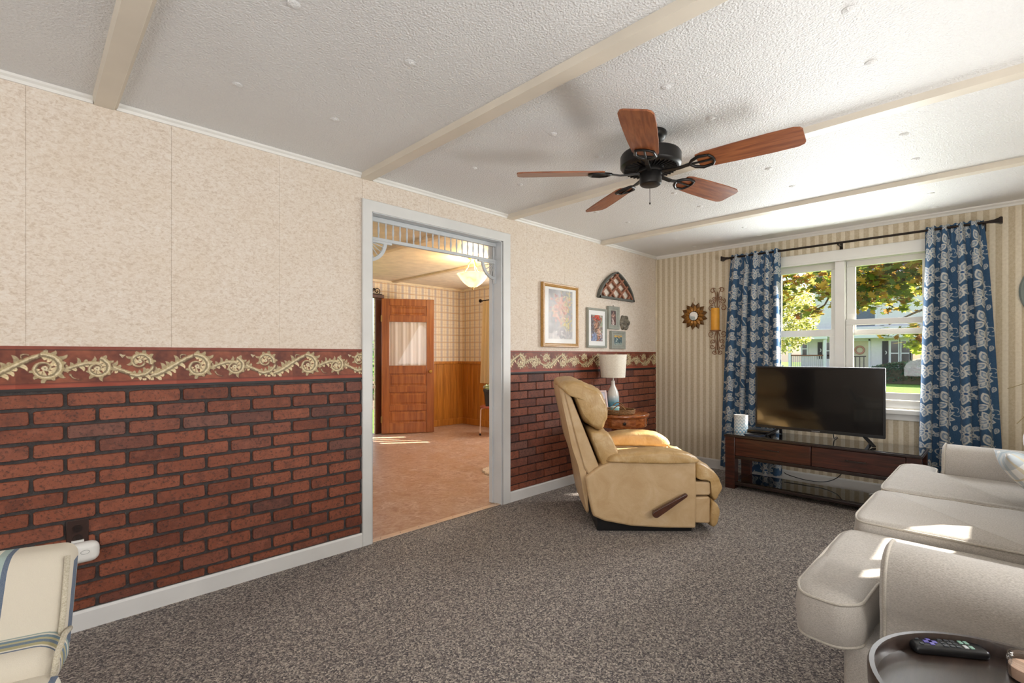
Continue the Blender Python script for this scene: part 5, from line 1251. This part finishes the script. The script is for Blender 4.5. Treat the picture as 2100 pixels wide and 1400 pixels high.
jg = MB().lathe([(.027, 0), (.032, .003), (.032, .026), (.030, .030), (.032, .032), (.030, .034), (.032, .036), (.030, .038), (.031, .043), (.029, .043), (.028, .030), (.030, .026), (.030, .004), (.01, .003)], 32)
fixn(jg.build('jar_glass', glass('jar_clear', 'F4F4F4', .3), jc, smooth=60))
MB().lathe([(.0295, .005), (.0295, .025), (.01, .0245)], 28).build('wax', plain('wax_pink', 'EFC9AE', .5), jc, smooth=40)
MB().tube([(0, 0, .024), (.001, 0, .033)], .0012, 6).build('wick', M_BLACK, jc)

# ------------------------------------------------------------------ striped slipper chair at the left
ch = thing('slipper_chair', 'armless striped cream and blue slipper chair by the brick wall', 'armchair', (-.242, 1.52, 0), math.radians(-14))
def stripe_mat(name, axis, per, off=0.0):
    t = NT(name); v = t.coord('Object'); sx = t.n('ShaderNodeSeparateXYZ'); t.l(v, sx.inputs[0]); fr = t.math('FRACT', t.math('ADD', t.math('MULTIPLY', sx.outputs[axis], 1/per), 10+off))
    b = t.ramp(fr, [(0, 'C9C0B0'), (.40, 'C9C0B0'), (.405, '4A5D78'), (.435, '4A5D78'), (.44, 'D8D2C4'), (.47, 'D8D2C4'), (.475, 'A59C72'), (.55, 'A59C72'), (.555, '5A7186'), (.63, '6B8496'), (.635, 'AFA780'), (.69, 'AFA780'), (.695, '5F7F92'), (.76, '587488'), (.765, 'D8D2C4'), (.80, 'D8D2C4'), (.805, '8FA3A0'), (.87, '8FA3A0'), (.875, '3E536E'), (.91, '3E536E'), (.915, 'C9C0B0')], 'CONSTANT')
    wv = t.noise(t.coord('Object', (1, 1, 1)), 420, 2, .6); b = t.mix(t.math('MULTIPLY', wv, .22), b, 'D8D2C4')
    t.bump(wv, .5, .002); return t.fin(b, .9, spec=.2)
M_STX = stripe_mat('stripe_across', 0, .235, .215); M_STY = stripe_mat('stripe_front', 1, .16, .0); M_STZ = stripe_mat('stripe_side', 1, .10, .3)
def tilt(p): return (p.x, p.y+.42*(p.z), p.z)
rounded_box(MB(), .56, .105, .25, .032, (0, .205, .557), (0, .008, .006), f=tilt).build('backrest', M_STX, ch, smooth=60)
rounded_box(MB(), .575, .16, .10, .045, (0, .10, .470), (0, .0, .006)).build('lumbar_roll', M_STY, ch, smooth=170)
rounded_box(MB(), .59, .50, .14, .045, (0, -.17, .405), (0, .0, .012)).build('seat_cushion', M_STX, ch, smooth=170)
rounded_box(MB(), .55, .56, .20, .02, (0, -.08, .235)).build('seat_frame', M_STZ, ch, smooth=60)
M_WELT = fabric('chair_welt', 'A79D88', 'C9C1AF', 300)
MB().tube([(.272, .205-.052-.42*.115, .557-.115), (.275, .205-.052, .557), (.272, .205-.050+.42*.113, .557+.115)], .006, 8).build('welt', M_WELT, ch, smooth=170)
MB().tube([(.284, .165, .505), (.288, .10, .522), (.288, .04, .508), (.286, .02, .468)], .006, 8).build('welt', M_WELT, ch, smooth=170)
for sx_ in (-.23, .23):
    for sy_ in (-.30, .15): MB().lathe([(.014, 0), (.022, .14)], 10, (sx_, sy_, 0)).build('leg', M_ESPD, ch)
# outlet and plug-in freshener
ou = thing('wall_outlet', 'dark brown wall outlet low on the brick wainscot', 'outlet', (.15, YA-.011, .418))
MB().box(-.036, .036, -.005, .0, -.058, .058).build('plate', plain('outlet_brown', '35201A', .4), ou, bev=.003)
for z in (.021, -.021):
    s_ = MB().lathe([(.016, .0), (.016, .003)], 18, (0, -.005, z), f=lambda p: (p[0], -p[2], p[1])).build('socket', plain('socket_brown', '241512', .35), ou)
    MB().box(-.007, -.005, -.0085, -.0078, z-.004, z+.006).box(.005, .007, -.0085, -.0078, z-.004, z+.006).build('slot', M_BLACK, s_)
pg = MB(); rounded_box(pg, .13, .055, .085, .026, (0, 0, 0), (.004, 0, 0))
pgo = thing('plug_in_device', 'white rounded plug-in device on the lower outlet socket', 'plug-in', (.150, YA-.052, .345))
pg.build('body', M_WHITEP, pgo, smooth=60); MB().tube([(.02+.014*math.cos(a), -.0285, .006+.008*math.sin(a)) for a in [2*PI*i/20 for i in range(20)]], .0009, 6, True).build('dial_ring', plain('dial_grey', 'A9A9A6', .5), pgo)
MB().box(-.02, .02, .026, .036, .005, .045).build('plug', M_WHITEP, pgo)

# dried grass in a floor vase behind the far sofa arm
vs_ = thing('floor_vase', 'grey floor vase of long dried grass stems in the far right corner', 'vase', (4.52, -.36, 0))
fixn(MB().lathe([(.09, 0), (.11, .02), (.13, .20), (.10, .38), (.06, .46), (.075, .50), (.065, .50), (.05, .46), (.02, .44)], 26).build('vessel', plain('vase_grey', '6E6E6C', .4), vs_, smooth=50))
for k, (dx, dy, zt, dz) in enumerate(((-.05, .34, .98, -.02), (-.08, .30, .90, -.16), (.0, .25, .97, -.18), (-.16, .12, 1.02, -.1))):
    MB().tube(catmull([(0, 0, .44), (dx*.15, dy*.12, .75), (dx*.5, dy*.5, zt+.02), (dx, dy, zt+dz)], 6, False), .0022, 5).build('grass_stem', plain('dried_grass', '8A7A52', .8), vs_)

# ------------------------------------------------------------------ outside
GZ = -.3
t = NT('lawn'); v = t.coord('Object'); t.bump(t.noise(v, 40, 3), .8, .03)
M_LAWN = t.fin(t.ramp(t.noise(v, 6, 5, .7), [(.3, '4A6A28'), (.55, '66883A'), (.75, '82A24E')]), .9, spec=.1)
struct('ground', MB().box(-40, 120, -70, 90, GZ-.3, GZ), M_LAWN)
hs = thing('neighbour_house', 'white clapboard house with dark shutters across the lawn', 'house', (37, 6, GZ))
HX = 36.0; M_SID = plain('siding_white', 'F2EBEA', .7, var=.02); M_HW = plain('house_trim', 'F0F0F2', .6, var=.01); M_SHUT = plain('shutter_dark', '34333C', .6)
M_ROOF = plain('roof_shingle', '6A6A70', .85, var=.2, vs=30); M_BEIGE = plain('door_beige', 'D9CDB2', .5, var=.03); M_PWIN = glass('house_pane', '8A97A8', .5); M_CURT2 = plain('house_red_blind', 'A86A62', .7); M_DIM = plain('house_inside', '6E7686', .8)
H_ = lambda mb, name, m, **k: part(mb, name, m, hs, **k)
sd_ = MB()
for k in range(17):
    z = GZ+.3+k*.17; sd_.prism([(HX-.022, z), (HX-.006, z+.17), (HX+.2, z+.17), (HX+.2, z)], -6, 9.35)
H_(sd_, 'siding', M_SID)
H_(MB().box(HX+.2, HX+8, -6, 9.35, GZ, 2.6), 'body', M_SID); H_(MB().box(HX+2.0, HX+8, -6, 9.0, 2.5, 5.6), 'upper_storey', M_SID); H_(MB().box(HX-.05, HX+.2, -6, 9.35, GZ, GZ+.3), 'foundation', plain('concrete', '9A9A98', .9))
H_(MB().prism([(HX-.9, 2.45), (HX+2.0, 2.95), (HX+2.0, 2.85), (HX-.85, 2.36)], -6.4, 9.6), 'roof', M_ROOF)
H_(MB().box(HX-.92, HX-.85, -6.4, 9.6, 2.20, 2.42).box(HX-.85, HX, -6.4, 9.6, 2.28, 2.34), 'eave_fascia', M_HW)
H_(MB().box(HX-2.2, HX-2.1, 7.4, 9.75, 2.16, 2.40).box(HX-2.1, HX, 7.4, 9.75, 2.30, 2.42).box(HX-2.1, HX, 9.65, 9.75, 2.16, 2.40), 'porch_roof', M_HW)
H_(MB().box(HX-2.0, HX, 7.0, 9.6, GZ+.6, GZ+.75).box(HX-1.9, HX, 7.1, 9.5, GZ, GZ+.6), 'porch_floor', plain('porch_deck', 'B9B4AE', .8))
for y in (9.45, 7.55): H_(MB().box(HX-2.05, HX-1.9, y-.07, y+.07, GZ+.75, 2.3), 'porch_post', M_HW)
rlm = MB().box(HX-2.02, HX-1.92, 7.6, 9.4, 1.13, 1.21)
H_(rlm, 'porch_handrail', plain('rail_brown', '8A5A44', .7))
blm = MB().box(-.02, .02, -.02, .02, 0, .66).mesh('baluster'); blm.materials.append(plain('baluster_grey', 'CFC8C8', .7))
for k in range(16): rel(link('baluster', blm, None, None, (HX-1.97, 7.66+k*.112, GZ+.77)), hs)
def hwin(y0, y1, z0, z1, lit=None):
    f_ = H_(MB().box(HX-.05, HX-.02, y0-.09, y1+.09, z1, z1+.09).box(HX-.05, HX-.02, y0-.09, y1+.09, z0-.09, z0).box(HX-.05, HX-.02, y0-.09, y0, z0, z1).box(HX-.05, HX-.02, y1, y1+.09, z0, z1).box(HX-.045, HX-.02, y0, y1, (z0+z1)/2-.03, (z0+z1)/2+.03), 'window', M_HW)
    q = MB().box(HX-.036, HX-.030, y0, y1, z0, z1).build('pane', M_PWIN, None); q.parent = f_
    q = MB().box(HX-.029, HX-.024, y0, y1, (z0+z1)/2 if lit else z0, z1).build('blind', lit or M_DIM, None); q.parent = f_
hwin(7.45, 8.02, .95, 1.98, M_CURT2); hwin(9.0, 9.25, 1.2, 2.0); hwin(3.80, 4.15, .6, 2.0); hwin(4.30, 4.64, .6, 2.0); hwin(3.30, 3.70, .6, 2.0, M_CURT2)
for y0, y1, z0, z1 in ((8.12, 8.38, .95, 2.02), (4.76, 5.05, .60, 2.02)):
    s_ = H_(MB().box(HX-.05, HX-.022, y0, y1, z0, z1), 'shutter', M_SHUT)
    yc, zc = (y0+y1)/2, z0+(z1-z0)*.52; cr = [(yc+.08*math.cos(a), zc+.11*math.sin(a)) for a in [PI*.55+PI*.9*i/10 for i in range(11)]]; cr += [(yc+.035+.07*math.cos(a), zc+.09*math.sin(a)) for a in [PI*1.4-PI*.8*i/10 for i in range(11)]]
    q = fixn(MB().prism([(a, b_) for a, b_ in cr], HX-.056, HX-.048, lambda a, b_, t_: (t_, a, b_)).build('crescent_cutout', M_HW, None)); q.parent = s_
dd = H_(MB().box(HX-.05, HX-.02, 5.72, 6.62, GZ+.6, 2.05), 'door', M_BEIGE)
q = MB().box(HX-.054, HX-.049, 5.62, 5.72, GZ+.6, 2.15).box(HX-.054, HX-.049, 6.62, 6.72, GZ+.6, 2.15).box(HX-.054, HX-.049, 5.62, 6.72, 2.05, 2.15).build('door_trim', M_HW, None); q.parent = dd
q = MB().tube([(HX-.08, 6.15+.22*math.cos(a), 1.50+.22*math.sin(a)) for a in [2*PI*i/20 for i in range(20)]], .055, 6, True).build('wreath', plain('wreath_pink', 'C98F80', .8), None); q.parent = dd
sr = MB()
for y in (5.75, 5.95, 6.15): sr.bar((HX-1.2, y, GZ+.3), (HX-1.2, y, 1.10), .04, .04)
sr.bar((HX-1.2, 5.65, 1.12), (HX-1.2, 6.3, 1.10), .06, .06); sr.bar((HX-1.2, 6.3, 1.10), (HX-2.0, 6.6, .5), .06, .06); H_(sr, 'stair_rail', plain('stair_iron', '5A4A48', .6))
H_(MB().box(HX-1.9, HX, 5.5, 6.9, GZ, GZ+.3).box(HX-1.3, HX, 5.5, 6.9, GZ+.3, GZ+.6), 'steps', plain('step_concrete', 'B5B2AE', .9))
H_(MB().prism([(HX+1.6, 5.5), (HX+5, 8.2), (HX+8.4, 5.5)], -6.3, 9.3), 'upper_roof', M_ROOF); up = H_(MB().box(HX+1.95, HX+2.0, 5.6, 6.9, 2.95, 4.2), 'upper_window', M_HW)
q = MB().box(HX+1.93, HX+1.96, 5.7, 6.8, 3.05, 4.1).build('pane', M_DIM, None); q.parent = up
hd = thing('hedge', 'low rounded dark green hedge before the white house', 'hedge', (32.5, 1.5, GZ))
def hedge_s(r, n):
    u_ = r.random(n); y = -2.5+7.8*u_; a = r.random(n)*PI; pr = np.sin(PI*np.clip(u_*.96+.02, 0, 1))**.28
    return np.stack([32.55-.95*np.cos(a), y, GZ+.08+1.16*np.sin(a)**.6*pr+r.normal(0, .03, n)], 1)
rel(tag(link('foliage', leaf_cloud(9000, hedge_s, .15, ['4C7A58', '5E8A66', '74A078', '8CB488', '446A50', '8A8468'], seed=4, shape='oval'), M_LEAF), kind='stuff'), hd)
part(MB().tube([(32.5, y, GZ) for y in (-2, 2.0, 4.8)], .12, 6).box(32.0, 33.0, -2.2, 4.9, GZ, GZ+.8), 'core', plain('hedge_core', '6E6250', .9), hd)
def branch(a, b_, r0, r1, n=7, sag=.3, seed=1):
    r = random.Random(seed); a, b_ = Vector(a), Vector(b_); pts = []
    for i in range(n+1):
        t_ = i/n; p = a.lerp(b_, t_); p.z += sag*math.sin(PI*t_); p += Vector((r.uniform(-.1, .1), r.uniform(-.1, .1), r.uniform(-.06, .06)))*(1 if 0 < i < n else 0); pts.append(p)
    return MB().tube(pts, [r0+(r1-r0)*i/n for i in range(n+1)], 7)
M_BARK = plain('bark', '5A4A40', .9, var=.25, vs=20, bump=.8, bs=30, bd=.02)
mt = thing('maple_tree', 'autumn maple with green and rust leaves outside the window', 'tree', (13.2, -1.4, GZ))
part(MB().tube([(13.2, -1.4, GZ), (13.15, -1.35, 1.2), (13.1, -1.3, 2.8), (13.0, -1.2, 5.5)], [.22, .18, .16, .09], 10), 'trunk', M_BARK, mt, smooth=80)
tips = [((13.1, -1.3, 2.6), (12.4, 2.0, 2.55)), ((13.1, -1.3, 2.9), (12.8, 4.6, 3.0)), ((13.0, -1.2, 3.4), (12.2, 1.4, 3.6)), ((13.1, -1.3, 2.2), (11.4, 1.5, 1.75)), ((12.6, 1.4, 2.7), (12.5, 3.1, 2.1)), ((13.0, -1.2, 3.6), (13.2, 4.2, 3.8))]
for k, (a, b_) in enumerate(tips): part(branch(a, b_, .055, .012, seed=k), 'branch', M_BARK, mt, smooth=80)
def maple_s(r, n):
    cl = [(12.4, 1.5, 2.75, .8, 1.0, .5, 5), (12.3, 2.2, 2.5, .7, .8, .42, 3), (12.8, 3.5, 2.95, .8, .9, .45, 3), (12.6, 1.2, 3.35, .9, 1.2, .5, 5), (12.9, 3.8, 3.6, .8, 1.0, .4, 3.2), (12.5, 3.05, 2.15, .35, .35, .2, .6), (12.4, 3.7, 2.45, .4, .28, .4, .7),
          (11.5, 1.35, 1.60, .3, .38, .20, .7), (11.4, 1.05, 1.40, .2, .20, .22, .4), (13.2, .4, 3.0, .9, 1.0, .7, 4), (13.6, 2.4, 3.1, .6, 1.6, .6, 3), (13.8, 1.6, 2.5, .4, 1.0, .4, 3), (12.45, -3.72, 6.85, .5, .30, .42, 5)]  # last cluster added high out of view to block sun from the left pane
    w_ = np.array([c[6] for c in cl]); k = r.choice(len(cl), n, p=w_/w_.sum()); c = np.array([q[:6] for q in cl])[k]
    d = r.normal(size=(n, 3)); d /= np.linalg.norm(d, axis=1)[:, None]; return c[:, :3]+d*(r.random(n)**.5)[:, None]*c[:, 3:6]
rel(tag(link('foliage', leaf_cloud(2900, maple_s, .17, ['7E8E2E', '9AA838', 'B8C046', '5E6E2C', 'B08A3A', 'CC9440', '94683A', 'E2BC50', '55662E', 'D8C860'], seed=6), M_LEAF), kind='stuff'), mt)
lfm = [leaf_cloud(1, lambda r, n: np.zeros((n, 3)), .19, [p], seed=20+i) for i, p in enumerate(('8A6A2A', 'C8922E', '6F7C28', 'A85F28', '5A6626'))]
for me in lfm: me.materials.append(M_LEAF)
r_ = np.random.default_rng(12); lp = maple_s(r_, 140)
for k in range(140):
    rel(link('leaf', lfm[k % 5], None, None, lp[k]-np.array([.55, 0, 0]), (r_.normal(0, .6), r_.normal(0, .6), r_.random()*6)), mt)
def bush_tree(name, label, x, y, h, rad, pal, n, size, seed, cat='tree', low=.4):
    tr_ = thing(name, label, cat, (x, y, GZ))
    part(MB().tube([(x, y, GZ), (x+.05, y, GZ+h*.35), (x, y+.1, GZ+h*.8)], [.16, .13, .05], 8), 'trunk', M_BARK, tr_, smooth=80)
    rel(tag(link('foliage', leaf_cloud(n, ball(x, y, GZ+h*(low+1)/2, rad, rad, h*(1-low)/2, .25), size, pal, seed=seed, shape='oval'), M_LEAF), kind='stuff'), tr_)
YL = ['D8CE6A', 'E6DE8A', 'C2C05A', 'A8B050', 'EEE7A8', '8E9A44']
bush_tree('yellow_tree', 'pale yellow-leaved tree left of the white house', 26.5, 8.0, 5.2, 1.9, YL, 5200, .17, 31, low=.28)
bush_tree('yellow_tree', 'olive-yellow tree far behind the porch', 44, 14.5, 8.0, 3.6, ['B9B256', '9AA048', 'D2C968', '7E8A3E'], 4200, .3, 33, low=.15)
bush_tree('yellow_tree', 'tall golden tree rising behind the house roof', 54, 9.5, 14.0, 5.0, ['C9A040', 'B8B04A', 'D6C060', '8A9040'], 4500, .34, 35, low=.3)
um = thing('patio_umbrella', 'teal patio umbrella by the far yellow tree', 'umbrella', (30, 9.95, GZ))
part(MB().tube([(30, 9.95, GZ), (30, 9.95, 2.9)], .03, 8), 'pole', M_HW, um)
part(MB().lathe([(1.15, 2.52), (.6, 2.75), (.05, 2.95)], 8, (30, 9.95, 0)), 'canopy', plain('canopy_teal', '2A98A8', .7), um)
fn = thing('yard_fence', 'low grey picket fence far across the lawn', 'fence', (34, 12.5, GZ))
for z in (.15, .65): part(MB().box(33.98, 34.02, 9.8, 15, GZ+z, GZ+z+.09), 'rail', plain('fence_grey', 'B9B9B4', .8), fn)
fm = MB().box(-.015, .015, -.05, .05, 0, .85).mesh('picket'); fm.materials.append(plain('picket_grey', 'C4C4C0', .8))
for k in range(34): rel(link('picket', fm, None, None, (33.95, 9.85+k*.15, GZ)), fn)
bush_tree('shrub', 'green shrub outside the porch doorway', 6.6, 12.2, 1.9, .8, ['4E7A3C', '6E9A50', '86B060'], 1500, .12, 41, 'shrub', .15)
